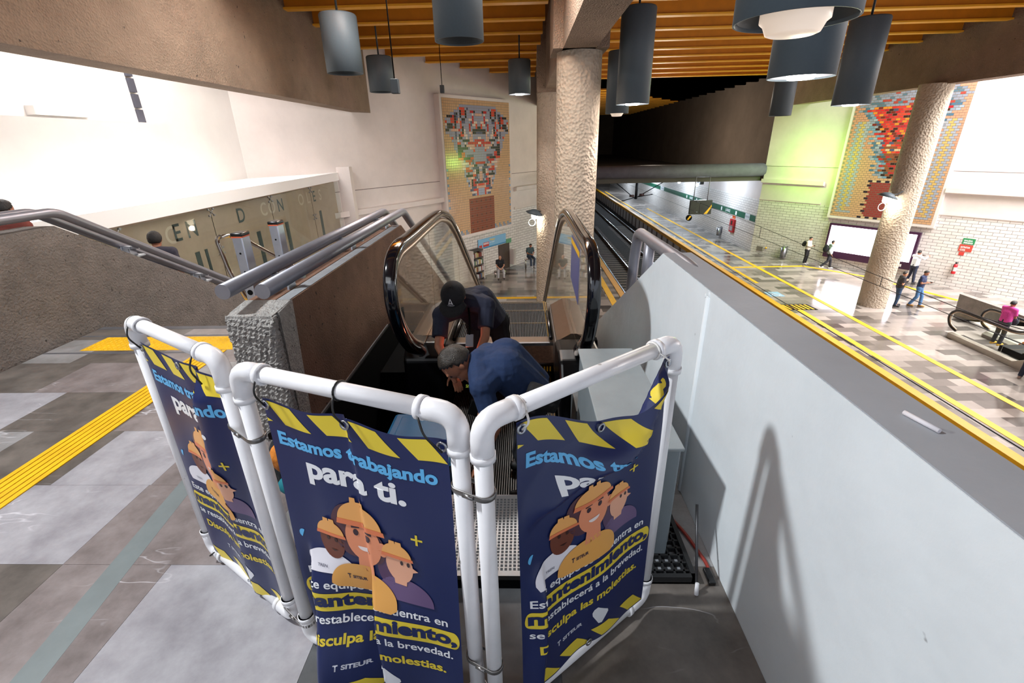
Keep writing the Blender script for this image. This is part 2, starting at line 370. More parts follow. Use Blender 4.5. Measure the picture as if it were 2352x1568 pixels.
b = MB()
for z0, z1 in ((-5.9, ZL),):
    b.box((-12, -4, z0), (4.95, 34, z1)); b.box((1.0, 34, z0), (4.95, 90, z1))
    b.box((11.85, -4, z0), (34, 34, z1)); b.box((11.85, 34, z0), (15.9, 90, z1))
b.struct('floor_platform', m_tile_plat)
b = MB(); b.box((4.6, -4, -7.0), (12.2, 90, -6.78)); b.struct('floor_trackbed', mat('ballast', '#2e2a28', 0.95, noise=(9, 0.5), bump=(24, 1, 'noise', 0.08)))
for n_, x0, x1 in ((1, 4.5, 5.15), (2, 11.65, 12.3)):     # platform side walls under the edge, panelled
    b = MB(); xf = x1 - 0.12 if n_ == 1 else x0 + 0.12
    y = 2.0; k = 0
    while y < 88:
        b.use(mat('panel_light', '#bdb8b6', 0.8, noise=(2, 0.1)) if k % 2 else mat('panel_dark', '#6b5f5a', 0.9))
        b.box((min(xf, xf + (0.1 if n_ == 2 else -0.1)), y, -6.75), (max(xf, xf + (0.1 if n_ == 2 else -0.1)), y + (1.15 if k % 2 else 0.5), -5.72)); y += (1.15 if k % 2 else 0.5); k += 1
    b.struct('wall_platform_side_' + ('left' if n_ == 1 else 'right'))
    b = MB(); e0, e1 = (4.82, 5.12) if n_ == 1 else (11.70, 12.0)
    b.prism([(e0, 2, -5.74), (e0, 88, -5.74), (e1, 88, -5.74), (e1, 2, -5.74)], (0, 0, 0.26)); o = b.struct('trim_%d' % n_, m_yellow_edge)
# painted lines on the platforms (tactile strips): each a strip of its own
def strip(pts, wd, z, m, name, n0):
    for i, (a, c) in enumerate(zip(pts, pts[1:])):
        A = Vector(a); C_ = Vector(c); d = (C_ - A).normalized(); nrm = Vector((-d.y, d.x)) * wd / 2; bb = MB()
        bb.prism([(*(A + nrm), z), (*(A - nrm), z), (*(C_ - nrm), z), (*(C_ + nrm), z)], (0, 0, 0.008)); bb.struct('trim_%d' % (n0 + i), m)
ZF = ZL + 0.002
strip([(12.56, 24.55), (12.56, 75)], 0.20, ZF, m_yellow, 'l', 3)
strip([(12.47, 20.2), (12.60, 3)], 0.24, ZF, m_yellow, 'l', 4)
strip([(14.10, 3), (14.10, 55)], 0.22, ZF + .0005, m_yellow, 'l', 5)
strip([(12.6, 27.95), (16.9, 28.05), (19.0, 25.5), (20.35, 21.26)], 0.24, ZF + .001, m_yellow, 'l', 6)
strip([(4.34, 4), (4.34, 75)], 0.30, ZF, m_yellow, 'l', 10)
strip([(-6, 22.5), (2.0, 22.5)], 0.28, ZF, m_yellow, 'l', 11)
b = MB()
for i in range(6):
    y0 = 21.05 - i * 0.0; x = 12.08 + i * 0.2
    b.prism([(x, 20.25, ZF), (x + 0.1, 20.25, ZF), (x + 0.02, 20.9, ZF), (x - 0.08, 20.9, ZF)], (0, 0, 0.012))
b.struct('trim_12', m_yellow)
b = MB(); b.prism([(12.05, 20.2, ZF), (13.3, 20.2, ZF), (13.2, 20.95, ZF), (11.97, 20.95, ZF)], (0, 0, 0.008)); b.struct('trim_13', m_blackm)
b = MB(); b.prism([(12.15, 22.2, ZF), (12.85, 22.2, ZF), (12.85, 22.95, ZF), (12.15, 22.95, ZF)], (0, 0, 0.008)); b.use(mat('floor_blue', '#8db4cc', 0.6)); 
b.use(mat('floor_white', '#dfe6ea', 0.6))
b.tube([(12.4, 22.8, ZF + .012), (12.45, 22.5, ZF + .012), (12.65, 22.45, ZF + .012), (12.72, 22.3, ZF + .012)], 0.02, 6)
b.lathe([(0.15, 0.01), (0.19, 0.012)], (12.5, 22.42, ZF), 20)
b.mats[0] = mat('floor_blue', '#8db4cc', 0.6); b.struct('trim_14')
# landing tactile guide, dotted warning field and slim grey inlay
b = MB()
for i in range(6):
    x = -3.055 + i * 0.042
    b.box((x, -3, 0), (x + 0.034, 3.93, 0.008))
b.struct('trim_15', m_yellow)
b = MB(); b.box((-4.25, 3.95, 0), (-1.75, 4.28, 0.004))
for i in range(50):
    for j in range(7):
        b.lathe([(0.015, 0.004), (0.009, 0.010), (0.0005, 0.0102)], (-4.22 + i * 0.0495, 3.975 + j * 0.047, 0), 8)
b.struct('trim_16', m_yellow)
b = MB(); b.prism([(-1.82, 0.6, 0.0005), (-1.70, 0.6, 0.0005), (-1.88, 2.1, 0.0005), (-1.98, 2.1, 0.0005)], (0, 0, 0.002)); b.struct('trim_17', mat('grey_green_inlay', '#737c7d', 0.5, noise=(5, 0.1)))
b = MB(); b.box((-4.55, 4.50, 0), (-1.75, 4.58, 0.004)); b.struct('trim_18', mat('dark_edge_stone', '#5a5a5e', 0.5, noise=(5, .2)))
b = MB(); b.box((-4.55, 4.30, 0), (-1.75, 4.33, 0.003)); b.box((-4.55, 3.88, 0), (-3.1, 3.91, 0.003)); b.struct('trim_19', mat('dark_edge_stone', '#5a5a5e', 0.5))

# oblique platform walls, track walls, upper dark void
Lc, Le = (1.35, 32.15), (-9.6, 16.6)
Rc, Re = (mir(1.35), 32.15), (mir(-12.6), 12.35)
ZB = -2.05; ZG = -1.0
def obl(c, e, nm, flip):
    b = MB(); b.use(m_brick); b.wallquad(c, e, ZL, ZB, flip)
    b.use(m_plaster); b.wallquad(c, e, ZB, 6.2, flip)
    b.struct(nm)
    # ledge mouldings
    d = Vector((e[0] - c[0], e[1] - c[1])).normalized(); n = Vector((d.y, -d.x)) if flip else Vector((-d.y, d.x))
    n = n if n.y < 0 else -n
    gaps = (3.75, 9.35) if flip else (3.35, 9.0)
    Lw_ = (Vector(e) - Vector(c)).length
    for k, (z0, z1, t) in enumerate(((ZG, ZG + 0.22, 0.22), (ZB - 0.02, ZB + 0.10, 0.05))):
        b = MB(); A0 = Vector(c); dd = (Vector(e) - A0).normalized()
        for g0, g1 in ((0, gaps[0]), (gaps[1], Lw_)):
            A = A0 + dd * g0; B = A0 + dd * g1
            b.prism([(A.x, A.y, z0), (B.x, B.y, z0), (B.x + n.x * t, B.y + n.y * t, z0 + 0.05), (A.x + n.x * t, A.y + n.y * t, z0 + 0.05)], (0, 0, z1 - z0))
        b.struct('trim_%d' % (20 + k + (2 if flip else 0)), m_plaster)
    b = MB(); A = Vector(c) + n * 0.002; B = Vector(e) + n * 0.002
    b.wallquad(A, B, 0.02, 0.045); b.struct('trim_%d' % (30 + (1 if flip else 0)), mat('wall_joint', '#6d615a', 0.9))
obl(Lc, Le, 'wall_left_oblique', False); obl(Rc, Re, 'wall_right_oblique', True)
b = MB(); b.use(m_brick); b.wallquad(Rc, (Rc[0], 90), ZL, -2.05); b.use(m_plaster); b.wallquad(Rc, (Rc[0], 90), -2.05, -0.9); b.struct('wall_tunnel_right')
b = MB(); b.use(m_brick); b.wallquad(Lc, (Lc[0], 90), ZL, -2.05); b.use(m_plaster); b.wallquad(Lc, (Lc[0], 90), -2.05, -0.9); b.struct('wall_tunnel_left')
b = MB(); b.box((0.6, 32.6, -0.9), (16.3, 90, -0.55)); b.struct('ceiling_tunnel', mat('tunnel_roof', '#57514c', 0.9))
b = MB(); b.tube([(0.9, 32.4, -0.2), (15.6, 32.4, -0.2)], 0.40, 20, ref=(0, 1, 0)); b.struct('ceiling_tunnel_edge_beam', mat('edge_beam_dark', '#5b5a64', 0.7, noise=(2, 0.2)))
b = MB(); b.box((15.55, 32.2, -0.9), (15.9, 90, 7)); b.box((1.0, 32.2, -0.9), (1.35, 90, 7)); b.box((1.0, 88, -7.2), (16.2, 90, 7)); b.struct('wall_upper_void', m_dark_wall)
# main beams, ceiling, slats
b = MB(); b.box((-6.85, -6, 2.98), (-6.3, 21.6, 6.3)); b.struct('ceiling_beam_left', m_conc_beam)
b = MB(); b.box((16.0, -6, 3.45), (16.7, 31.5, 6.3)); b.struct('ceiling_beam_right', m_conc_beam)
b = MB(); b.box((0.95, -6, 3.72), (1.72, 32, 6.3)); b.box((0.72, 12.55, 3.72), (2.02, 13.9, 6.3)); b.box((0.6, 21.4, 3.6), (1.7, 22.7, 6.3)); b.struct('ceiling_beam_column_line', m_conc_beam)
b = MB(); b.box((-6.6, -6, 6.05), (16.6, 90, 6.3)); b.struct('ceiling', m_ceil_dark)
y = 3.5; k = 0
while y < 75:
    for x0, x1 in ((-6.3, 0.70), (2.05, 16.0)):
        if x0 < 0 and y > 21.3: x0 = 1.35 - (32.15 - y) * 0.7046
        if x0 < 0 and y > 31.0: continue
        if y > 32 and x0 > 0: x1 = 15.55
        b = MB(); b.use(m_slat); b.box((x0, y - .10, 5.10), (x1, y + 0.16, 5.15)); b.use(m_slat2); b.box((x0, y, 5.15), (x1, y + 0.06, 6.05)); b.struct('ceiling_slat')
    y += 1.87; k += 1
# columns
def column(x, y, ztop, n):
    b = MB(); b.lathe([(0.55, ZL), (0.55, ztop)], (x, y, 0), 48); b.struct('column_%d' % n, m_conc_col)
column(1.40, 13.2, 3.75, 1); column(1.15, 22.0, 3.65, 2); column(16.05, 20.8, 3.5, 3); column(15.6, 11.5, 3.5, 4)
# left side: daylit wall behind, glazed control room front, bulkhead
b = MB(); b.box((-9.9, -2, -5.5), (-9.5, 20, 5.2)); b.struct('wall_left_back', m_plaster_l)
b = MB(); b.box((-9.5, 2, 0.6), (-9.05, 12.86, 2.36)); b.struct('wall_left_bumpout', m_plaster_l)
b = MB(); b.box((-9.5, 9.7, 2.42), (-9.32, 11.05, 2.58)); b.struct('trim_40', m_plaster_l)
b = MB()
for i in range(5): b.box((-9.5, 12.5, 2.37 + i * 0.34), (-9.42, 12.66, 2.37 + i * 0.34 + 0.30))
b.struct('trim_41', mat('dark_conduit', '#4b4b56', 0.7))
b = MB(); b.box((-9.5, 2, 0.48), (-7.42, 19.7, 0.78)); b.struct('wall_left_bulkhead', mat('bulkhead_white', '#f5f2ef', .8))
b = MB(); b.box((-7.75, 3, -5.5), (-7.6, 19.6, 0.46)); b.struct('wall_control_room', mat('control_beige', '#b39c88', 0.8, noise=(1.5, 0.1)))
b = MB(); b.box((-7.7, 19.62, -5.5), (-6.95, 19.95, 0.98)); b.struct('wall_pier_left', m_plaster)
b = MB(); b.box((-12, -6.2, -1), (-4.85, -5.9, 5)); b.struct('wall_back', m_plaster)
# left parapet along the stair
b = MB()
sl = 0.577
P = [(-4.57, -6, -0.4), (-4.57, 4.58, -0.4), (-4.57, 16, -7.0), (-4.57, 16, 1.09 - (16 - 4.5) * sl), (-4.57, 4.5, 1.09), (-4.57, -6, 1.09)]
b.prism(P, (-0.30, 0, 0)); b.struct('wall_parapet_left', m_conc_par)
# right parapet beside the escalator
b = MB(); b.use(m_white_par)
P = [(0.83, -6, -0.5), (0.83, 16.5, -7.3), (0.83, 16.5, 1.12 - (16.5 - 2.78) * 0.575), (0.83, 2.78, 1.12), (0.83, -6, 1.12)]
b.prism(P, (0.165, 0, 0))
b.use(m_grey_top); b.prism([(0.833, -6, 1.1205), (0.998, -6, 1.1205), (0.998, 2.78, 1.1205), (0.833, 2.78, 1.1205)], (0, 0, 0.004))
b.struct('wall_parapet_right')
b = MB(); b.cyl((0.842, 2.02, -0.3), (0.838, 2.02, 1.09), 0.020, n=10); b.ball((0.848, 2.02, 1.10), 0.024, 10); b.ball((0.846, 2.06, 1.085), 0.02, 8); b.ball((0.848, 1.985, 1.095), 0.018, 8); b.struct('trim_42', m_white_par)
# concrete wall between stair and escalator (and its twin across the tracks)
def rail_wall(mx, nm):
    b = MB(); X0, X1 = -1.74, -1.46
    if mx: X0, X1 = mir(X1), mir(X0)
    P = [(X0, 2.55, -0.4), (X0, 16.8, -6.2), (X0, 16.8, -4.55), (X0, 15.0, -4.55), (X0, 5.6, 0.87), (X0, 2.76, 0.87), (X0, 2.58, 0.78)]
    if mx: P = [(X0, 5, -1), (X0, 19.1, -5.6), (X0, 19.2, -4.5), (X0, 15.0, -4.5), (X0, 6.2, 0.6), (X0, 5, 0.6)]
    b.use(m_conc_brown if not mx else m_conc_par); b.prism(P, (X1 - X0, 0, 0))
    if not mx:
        b.use(m_conc_rough); g = []
        nx, nz = 30, 90
        for i in range(nx + 1):
            row = []
            for j in range(nz + 1):
                u, v = i / nx, j / nz; edge = min(u, 1 - u, 1.0 - v) ; rr = min(1, edge / 0.16)
                jx = random.uniform(-.003, .003) if 0 < i < nx else 0
                row.append(b.bm.verts.new((X0 - 0.012 + (X1 - X0 + 0.024) * u + jx, 2.55 - 0.03 - 0.045 * sqrt(max(0, 1 - (1 - rr) ** 2)) + random.uniform(-.006, .006) + .007 * sin(u * 37 + v * 61) * sin(v * 97 - u * 23), -0.02 + 0.90 * v - 0.03 * (1 - rr) * (v > .85))))
            g.append(row)
        for i in range(nx):
            for j in range(nz): b._f([g[i][j], g[i + 1][j], g[i + 1][j + 1], g[i][j + 1]], smooth=False)
        # side lips so the rough end has depth
        
        for xa_ in (X1 - .010, X0 - .010): b.prism([(xa_, 2.53, -.02), (xa_, 2.66, -.02), (xa_, 2.74, .873), (xa_, 2.56, .853)], (.020, 0, 0))
        b.prism([(X0 + .005, 2.50, .852), (X1 - .005, 2.50, .852), (X1 + .004, 2.74, .874), (X0 - .004, 2.74, .874)], (0, 0, -.05))
        b.use(m_conc_cap); b.prism([(-1.55, 2.745, 0.871), (-1.47, 2.745, 0.871), (-1.47, 5.55, 0.871), (-1.55, 5.55, 0.871)], (0, 0, 0.003))
        b.use(m_conc_brown); b.prism([(-1.72, 2.745, 0.8705), (-1.56, 2.745, 0.8705), (-1.56, 5.55, 0.8705), (-1.72, 5.55, 0.8705)], (0, 0, 0.003))
    b.struct(nm)
rail_wall(False, 'wall_stair_divider'); rail_wall(True, 'wall_stair_divider_right')
# stairs down to the platform on the left, and the far stair flight beyond the left parapet
def stairs(x0, x1, y0, nm, m):
    b = MB(); n = 33; r = 5.5 / n; t = r / sl
    for i in range(n): b.box((x0, y0 + i * t, -(i + 1) * r - 0.4), (x1, y0 + (i + 1) * t + 0.02, -(i + 1) * r))
    b.struct(nm, m)
stairs(-4.55, -1.76, 4.58, 'floor_stairs', mat('stair_stone', '#77716c', 0.6, noise=(4, 0.15)))
stairs(-7.35, -4.9, 4.58, 'floor_stairs_outer', mat('stair_stone', '#77716c', 0.6))
b = MB(); b.box((-9.4, -6, -0.4), (-4.88, 4.58, 0)); b.struct('floor_outer_landing', m_tile_mezz)
# machine pit under the lifted landing plates
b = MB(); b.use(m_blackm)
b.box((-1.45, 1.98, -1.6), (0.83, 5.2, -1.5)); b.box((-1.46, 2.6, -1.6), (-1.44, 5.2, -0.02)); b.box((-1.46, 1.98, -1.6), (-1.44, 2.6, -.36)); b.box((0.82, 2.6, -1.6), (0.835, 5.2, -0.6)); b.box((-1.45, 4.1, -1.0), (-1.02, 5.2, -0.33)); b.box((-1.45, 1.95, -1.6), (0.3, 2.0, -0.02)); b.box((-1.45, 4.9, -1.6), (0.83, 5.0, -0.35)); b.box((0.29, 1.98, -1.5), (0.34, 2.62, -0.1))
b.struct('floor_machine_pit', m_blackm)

# ------------------------------------------------------------------ ceiling lamps
def lamp(x, y, zb, ht, lit, label, bowl=False, power=220, group='cylinder lamps under the ceiling'):
    r = 0.40; t = thing('pendant_lamp', (x, y, zb), label, 'lamp', group)
    b = MB(); b.lathe([(0.02, ht), (r - 0.02, ht), (r, ht - 0.03), (r, 0.0), (r - 0.015, 0.0), (r - 0.015, 0.35), (0.02, 0.36)], (x, y, zb), 40)
    b.build('lamp_shade', m_lamp, t)
    b = MB(); b.cyl((x, y, zb + ht - 0.01), (x, y, 6.06), 0.025, n=10); b.build('stem', m_lamp_in, t)
    if bowl:
        b = MB(); b.lathe([(0.225, 0.07), (0.225, 0.0), (0.20, -0.02), (0.175, -0.075), (0.15, -0.085), (0.001, -0.085)], (x, y, zb), 32); b.build('bulb_bowl', m_lamp_bowl, t)
    elif lit:
        b = MB(); b.lathe([(0.17, 0.10), (0.17, 0.0), (0.15, -0.018), (0.001, -0.022)], (x, y, zb), 28); b.build('bulb', m_lamp_on, t)
    b = MB(); b.lathe([(r - 0.03, 0.02), (0.24, 0.22), (0.16, 0.22)], (x, y, zb), 32); b.build('reflector', m_alu if lit else m_lamp_in, t)
    if lit:
        spot('lamp_light', (x, y, zb - 0.16), (x, y, -5), power, 130, (1.0, 0.90, 0.86)); point('lamp_glow', (x, y, zb - 0.25), 32, (1.0, 0.88, 0.80), 0.15)
    return t
lamp(-4.04, 12.1, 3.27, 1.13, False, 'unlit dark slate cylinder lamp hanging beside the concrete beam, the leftmost lamp')
lamp(-4.55, 17.0, 3.33, 1.0, False, 'unlit slate cylinder lamp behind the small box hanging on a cord')
lamp(-1.02, 8.9, 3.28, 1.4, False, 'unlit dark slate cylinder lamp cut off by the top of the photo above the escalator')
lamp(-0.10, 19.2, 3.35, 1.1, True, 'small distant cylinder lamp with a pale glowing underside left of the round column')
lamp(2.72, 12.95, 2.55, 2.0, True, 'long cylinder lamp with a lit bulb just right of the round column')
lamp(3.32, 18.3, 2.60, 1.9, False, 'cylinder lamp with a pale bowl, half hidden behind the long lamp by the column', True)
lamp(1.91, 3.92, 2.49, 1.8, False, 'very large near cylinder lamp with a big pale bowl, cut off at the top', True)
lamp(3.65, 7.05, 2.45, 1.8, True, 'large cylinder lamp with a bright lit bulb below and behind the nearest lamp')
lamp(7.83, 12.6, 2.40, 1.75, True, 'long cylinder lamp hanging at the right in front of the mosaic mural', power=320)
lamp(10.25, 20.8, 2.50, 1.8, False, 'smallest cylinder lamp on the right, in front of the pale wall corner')
for x, y, zb, lab in ((-2.35, 9.7, 2.62, 'small dark box hanging on a thin cord in front of a ceiling lamp'), (-2.75, 18.0, 3.35, 'small dark weight hanging on a thin cord above the left mural')):
    t = thing('hanging_sensor', (x, y, zb), lab, 'sensor', 'weights hanging on cords')
    b = MB(); b.tube([(x, y, zb + .15), (x, y, 6.06)], 0.012, 6); b.build('cord', m_blackm, t)
    b = MB(); b.box((x - .07, y - .07, zb), (x + .07, y + .07, zb + .24), bev=.01); b.build('weight', m_lamp_in, t)
# lamps fixed on the columns
def col_lamp(x, y, z, side, label, power):
    t = thing('column_floodlight', (x, y, z), label, 'lamp', 'floodlights on the columns')
    b = MB(); b.lathe([(0.03, 0.16), (0.16, 0.12), (0.40, -0.02), (0.38, -0.03), (0.15, 0.08), (0.03, 0.10)], (x, y, z), 24, axis=(0.25 * side, -0.1, 1)); b.build('lamp_shade', m_lamp, t)
    b = MB(); b.lathe([(0.06, 0.06), (0.15, -0.02), (0.15, -0.2), (0.10, -0.26), (0.001, -0.27)], (x, y, z), 20); b.build('bulb', mat('flood_bulb', '#ffffff', 0.3, emit=('#fff2d6', 9)), t)
    b = MB(); b.tube(fillet([(x, y, z + .12), (x + .35 * side, y, z + .05), (x + .55 * side, y, z + .2), (x + 0.9 * side, y + .1, z + .15)], .15), 0.02, 8); b.build('bracket_arm', m_lamp_in, t)
    b = MB(); b.tube([(x - .12 * side + .16 * cos(a), y, z - .42 + .16 * sin(a)) for a in [i * pi / 8 for i in range(17)]], 0.015, 6); b.build('cable_coil', m_pvc, t)
    point('column_flood', (x, y - .05, z - .42), power, (1.0, 0.93, 0.78), 0.12)
col_lamp(0.50, 21.6, -1.2, 1, 'dark shaded floodlight on the left rear column above the platform', 45)
col_lamp(15.1, 20.4, -0.62, 1, 'dark shaded floodlight with a cable coil on the right column before the mural', 70)

# ------------------------------------------------------------------ wall and parapet handrails
def handrail(name, x, runs, r, m, label, brackets, group, along='y'):
    t = thing(name, (x, runs[0][0], runs[0][1] - .12), label, 'handrail', group)
    for dx in (-0.115, 0.115):
        b = MB(); b.tube(fillet([(x + dx, y, z) for y, z in runs], 0.10), r, 16); b.build('rail_tube', m, t)
    for (y, z) in brackets:
        b = MB()
        for s_ in (-1, 1):
            b.prism([(x - .03 + s_ * .05, y - .05, z - .13), (x - .03 + s_ * .05, y + .06, z - .13), (x - .03 + s_ * .05, y + .04, z - .02), (x - .03 + s_ * .05, y - .03, z - .02)], (.012, 0, 0))
        b.box((x - .1, y - .08, z - .145), (x + .1, y + .09, z - .128)); b.box((x - .13, y - .02, z - .05), (x + .13, y + .02, z - .02))
        b.build('bracket', m_alu, t)
    return t
handrail('double_handrail', -1.60, [(2.50, 1.0), (5.85, 1.0), (15.5, 1.0 - 9.65 * .577)], 0.045, m_steel_grey, 'pair of grey steel tubes along the top of the brown concrete wall by the escalator', [(3.0, 0.995), (4.25, 0.995), (5.4, 0.995)], 'double handrails')
handrail('double_handrail', -4.72, [(-5, 1.21), (4.60, 1.21), (14, 1.21 - 9.4 * .577)], 0.045, m_steel_grey, 'pair of dark steel tubes along the top of the left stair parapet', [(3.95, 1.20), (5.45, .72), (6.5, .11)], 'double handrails')
t = thing('parapet_handrail', (0.93, 3.0, 1.0), 'grey tube handrail on two uprights at the far end of the white parapet', 'handrail')
b = MB(); b.tube(fillet([(0.92, 2.30, 1.075), (0.92, 2.6, 1.09), (0.92, 3.78, 1.07), (0.92, 3.86, 0.85), (0.92, 3.90, 0.42)], .09), 0.043, 16); b.build('rail_tube', m_steel_grey, t)
b = MB(); b.cyl((0.92, 3.42, 1.06), (0.92, 3.45, 0.7), 0.04, n=16); b.build('upright', m_steel_grey, t)
# stainless centre handrail of the stair
t = thing('stair_handrail', (-2.95, 4.46, 0), 'thin stainless steel handrail loop at the head of the stair', 'handrail')
b = MB(); b.tube(fillet([(-2.72, 4.47, 0.0), (-2.93, 4.46, 0.62), (-2.98, 4.46, 0.97), (-2.78, 4.50, 0.97), (-2.78, 9.5, -1.85)], .07), 0.021, 12); b.build('rail_tube', m_chrome, t)
b = MB(); b.tube([(-2.93, 4.46, 0.45), (-2.78, 9.4, -2.35)], 0.018, 12); b.build('lower_rail', m_chrome, t)
# ladder standing against the dividing wall
t = thing('ladder', (-1.95, 3.4, -0.0), 'aluminium ladder with black and orange end caps behind the double handrail', 'ladder')
for y, x in ((3.20, -1.96), (3.70, -1.96)):
    b = MB(); b.box((x - .035, y - .05, 0.0), (x + .035, y + .05, 1.19), bev=.006); s_ = b.build('stile', m_alu, t)
    for dz, rr in ((1.08, .007), (.95, .007), (.80, .02)):
        b = MB(); b.cyl((x, y - .0515, dz), (x, y - .0505, dz), rr, n=12); b.build('bolt_hole', m_blackm, s_)
    b = MB(); b.use(mat('orange_plastic', '#d2603a', 0.5)); b.box((x - .037, y - .052, 1.187), (x + .037, y + .052, 1.195)); b.use(m_black); b.box((x - .04, y - .055, 1.195), (x + .04, y + .055, 1.22), bev=.008); b.build('end_cap', None, s_)
for z in (0.91, 0.63, 0.35, 0.08):
    b = MB(); b.box((-1.985, 3.24, z - .02), (-1.935, 3.66, z + .01)); b.build('rung', m_alu, t)

# ------------------------------------------------------------------ escalators
def hr_path(x, dy=0.0, n=8):
    """closed-end handrail line in the y-z plane, from the upper newel to the lower newel"""
    up = [(3.42, .20), (3.15, .36), (2.93, .58), (2.82, .82), (2.88, 1.02), (3.08, 1.115), (3.5, 1.12), (4.5, 1.12), (4.95, 1.08), (5.45, .95), (6.1, .62), (7.0, .09)]
    lo = [(13.3, -3.60), (14.2, -4.10), (14.8, -4.40), (15.6, -4.42), (16.9, -4.42), (17.25, -4.55), (17.36, -4.80), (17.22, -5.08), (16.9, -5.22)]
    pts = [(x, y + dy, z) for y, z in up] + [(x, y + dy, z) for y, z in lo]
    # Catmull-Rom smoothing
    P = [Vector(p) for p in pts]; out = []
    for i in range(len(P) - 1):
        p0, p1, p2, p3 = P[max(i - 1, 0)], P[i], P[i + 1], P[min(i + 2, len(P) - 1)]
        if (p2 - p1).length > 5: out += [p1.lerp(p2, q / 8) for q in range(8)]; continue
        for k in range(n):
            q = k / n; out.append(0.5 * ((2 * p1) + (p2 - p0) * q + (2 * p0 - 5 * p1 + 4 * p2 - p3) * q * q + (3 * p1 - p0 - 3 * p2 + p3) * q ** 3))
    out.append(P[-1]); return out
def deck_z(y):
    if y < 4.75: return 0.21
    if y < 14.4: return 0.21 - (y - 4.75) * 0.585
    return max(0.21 - (14.4 - 4.75) * .585, -5.3)
m_deck = mat('deck_bronze_metal', '#8d7a69', 0.3, 0.85, noise=(10, 0.08))
m_skirt = mat('skirt_metal', '#6b625c', 0.35, 0.8)
m_trim = mat('rail_trim_metal', '#b09c89', 0.3, 0.8)
m_step = mat('step_metal_dark', '#4f4e4d', 0.45, 0.4, noise=(15, 0.15))
m_stepy = mat('step_yellow', '#7a5a10', 0.6)
def escalator(mx, label):
    f = (lambda x: mir(x)) if mx else (lambda x: x)
    deck_m = mat('deck_pale_metal', '#b3aa9c', .4, .3, noise=(6, .06)) if mx else m_deck
    t = thing('escalator', (f(-0.2), 4.0, 0), label, 'escalator', 'escalators')
    for side, x in ((-1, -0.85), (1, 0.43)):
        xx = f(x); ins = -side if not mx else side          # towards the steps
        path = hr_path(xx, 0.0 if side < 0 else -0.06)
        b = MB(); b.tube(path, 0, 14, flat=(0.042, 0.034)); b.build('rubber_handrail', m_black_gl if not mx else m_black, t)
        # inner guide trim: the same line drawn in by 6 cm
        inner = []
        for i, p in enumerate(path):
            a_, c_ = path[max(i - 1, 0)], path[min(i + 1, len(path) - 1)]; d = (c_ - a_).normalized(); inner.append(p + Vector((0, d.z, -d.y)) * 0.062)
        b = MB(); b.tube(inner, 0, 8, flat=(0.028, 0.022)); b.build('guide_trim', m_trim, t)
        # glass in panes between inner trim and deck
        inner2 = [p + Vector((0, (path[min(i + 1, len(path) - 1)] - path[max(i - 1, 0)]).normalized().z, -(path[min(i + 1, len(path) - 1)] - path[max(i - 1, 0)]).normalized().y)) * 0.078 for i, p in enumerate(path)]
        def pane(y0, y1, newel=False, low=False):
            tops = [p for p in inner2 if y0 - 1e-6 <= p.y <= y1 + 1e-6 and p.z > deck_z(p.y) + 0.05]
            seq = [(p.y, p.z) for p in tops]
            def zat(y):
                c = [(p, q) for p, q in zip(inner2, inner2[1:]) if p.y <= y <= q.y]; 
                if not c: return None
                p, q = max(c, key=lambda s_: s_[0].z); return p.z + (q.z - p.z) * (y - p.y) / max(q.y - p.y, 1e-6)
            if not newel: seq = [(y0, zat(y0))] + [s_ for s_ in seq if y0 + .02 < s_[0] < y1 - .02] + [(y1, zat(y1))]
            elif not low: seq = [s_ for s_ in seq if s_[0] < y1 - .02] + [(y1, zat(y1))]
            else: seq = [(y0, zat(y0))] + [s_ for s_ in seq if s_[0] > y0 + .02]
            ys = sorted({round(s_[0], 3) for s_ in seq})
            e0, e1 = seq[0][0], seq[-1][0]
            bot = []
            for k in range(9):
                y = e1 + (e0 - e1) * k / 8; bot.append((y, deck_z(y) + 0.005))
            pts = [(xx - 0.005, y, z) for y, z in seq] + [(xx - 0.005, y, z) for y, z in bot]
            bb = MB(); bb.prism(pts, (0.010, 0, 0)); bb.build('glass_panel', m_glass, t)
        cuts = [4.15, 5.9, 8.2, 10.5, 12.8, 15.0]
        pane(2.8, cuts[0], True)
        for a_, c_ in zip(cuts, cuts[1:]): pane(a_ + .006, c_)
        pane(cuts[-1] + .006, 17.4, True, True)
        # metal deck: inner sloping cladding down to the skirt, outer cover
        ys = [3.75, 3.85, 4.75, 14.4, 16.95]; prof = lambda y: deck_z(y)
        b = MB(); sec = [(-side * 0.02 * 0, 0.0)]
        s2 = ins
        rows = []
        for y in ys:
            z = prof(y); rows.append([(xx - s2 * 0.16, y, z - 0.02), (xx - s2 * 0.02, y, z), (xx + s2 * 0.03, y, z), (xx + s2 * 0.15, y, z - 0.07), (xx + s2 * 0.15, y, z - 0.5), (xx - s2 * 0.16, y, z - 0.5)])
        rv = [[b.bm.verts.new(p) for p in r_] for r_ in rows]
        for A, B in zip(rv, rv[1:]):
            for k in range(6): b._f([A[k], A[(k + 1) % 6], B[(k + 1) % 6], B[k]])
        b._f(rv[0][::-1]); b._f(rv[-1]); b.build('balustrade_deck', deck_m, t)
        b = MB(); rows = []
        for y in (3.75, 4.75, 14.4, 16.9):
            z = prof(y) - 0.08; rows.append([b.bm.verts.new(p) for p in ((xx + s2 * .152, y, z), (xx + s2 * .165, y, z), (xx + s2 * .165, y, z - .32), (xx + s2 * .152, y, z - .32))])
        for A, B in zip(rows, rows[1:]):
            for k in range(4): b._f([A[k], A[(k + 1) % 4], B[(k + 1) % 4], B[k]])
        b._f(rows[0][::-1]); b._f(rows[-1]); b.build('skirt_panel', m_skirt, t)
        b = MB(); b.tube([(xx + s2 * .185, 4.0, .06), (xx + s2 * .185, 4.75, .06), (xx + s2 * .185, 14.0, .06 - 9.25 * .585)], 0.018, 8); b.build('skirt_brush', m_black, t)
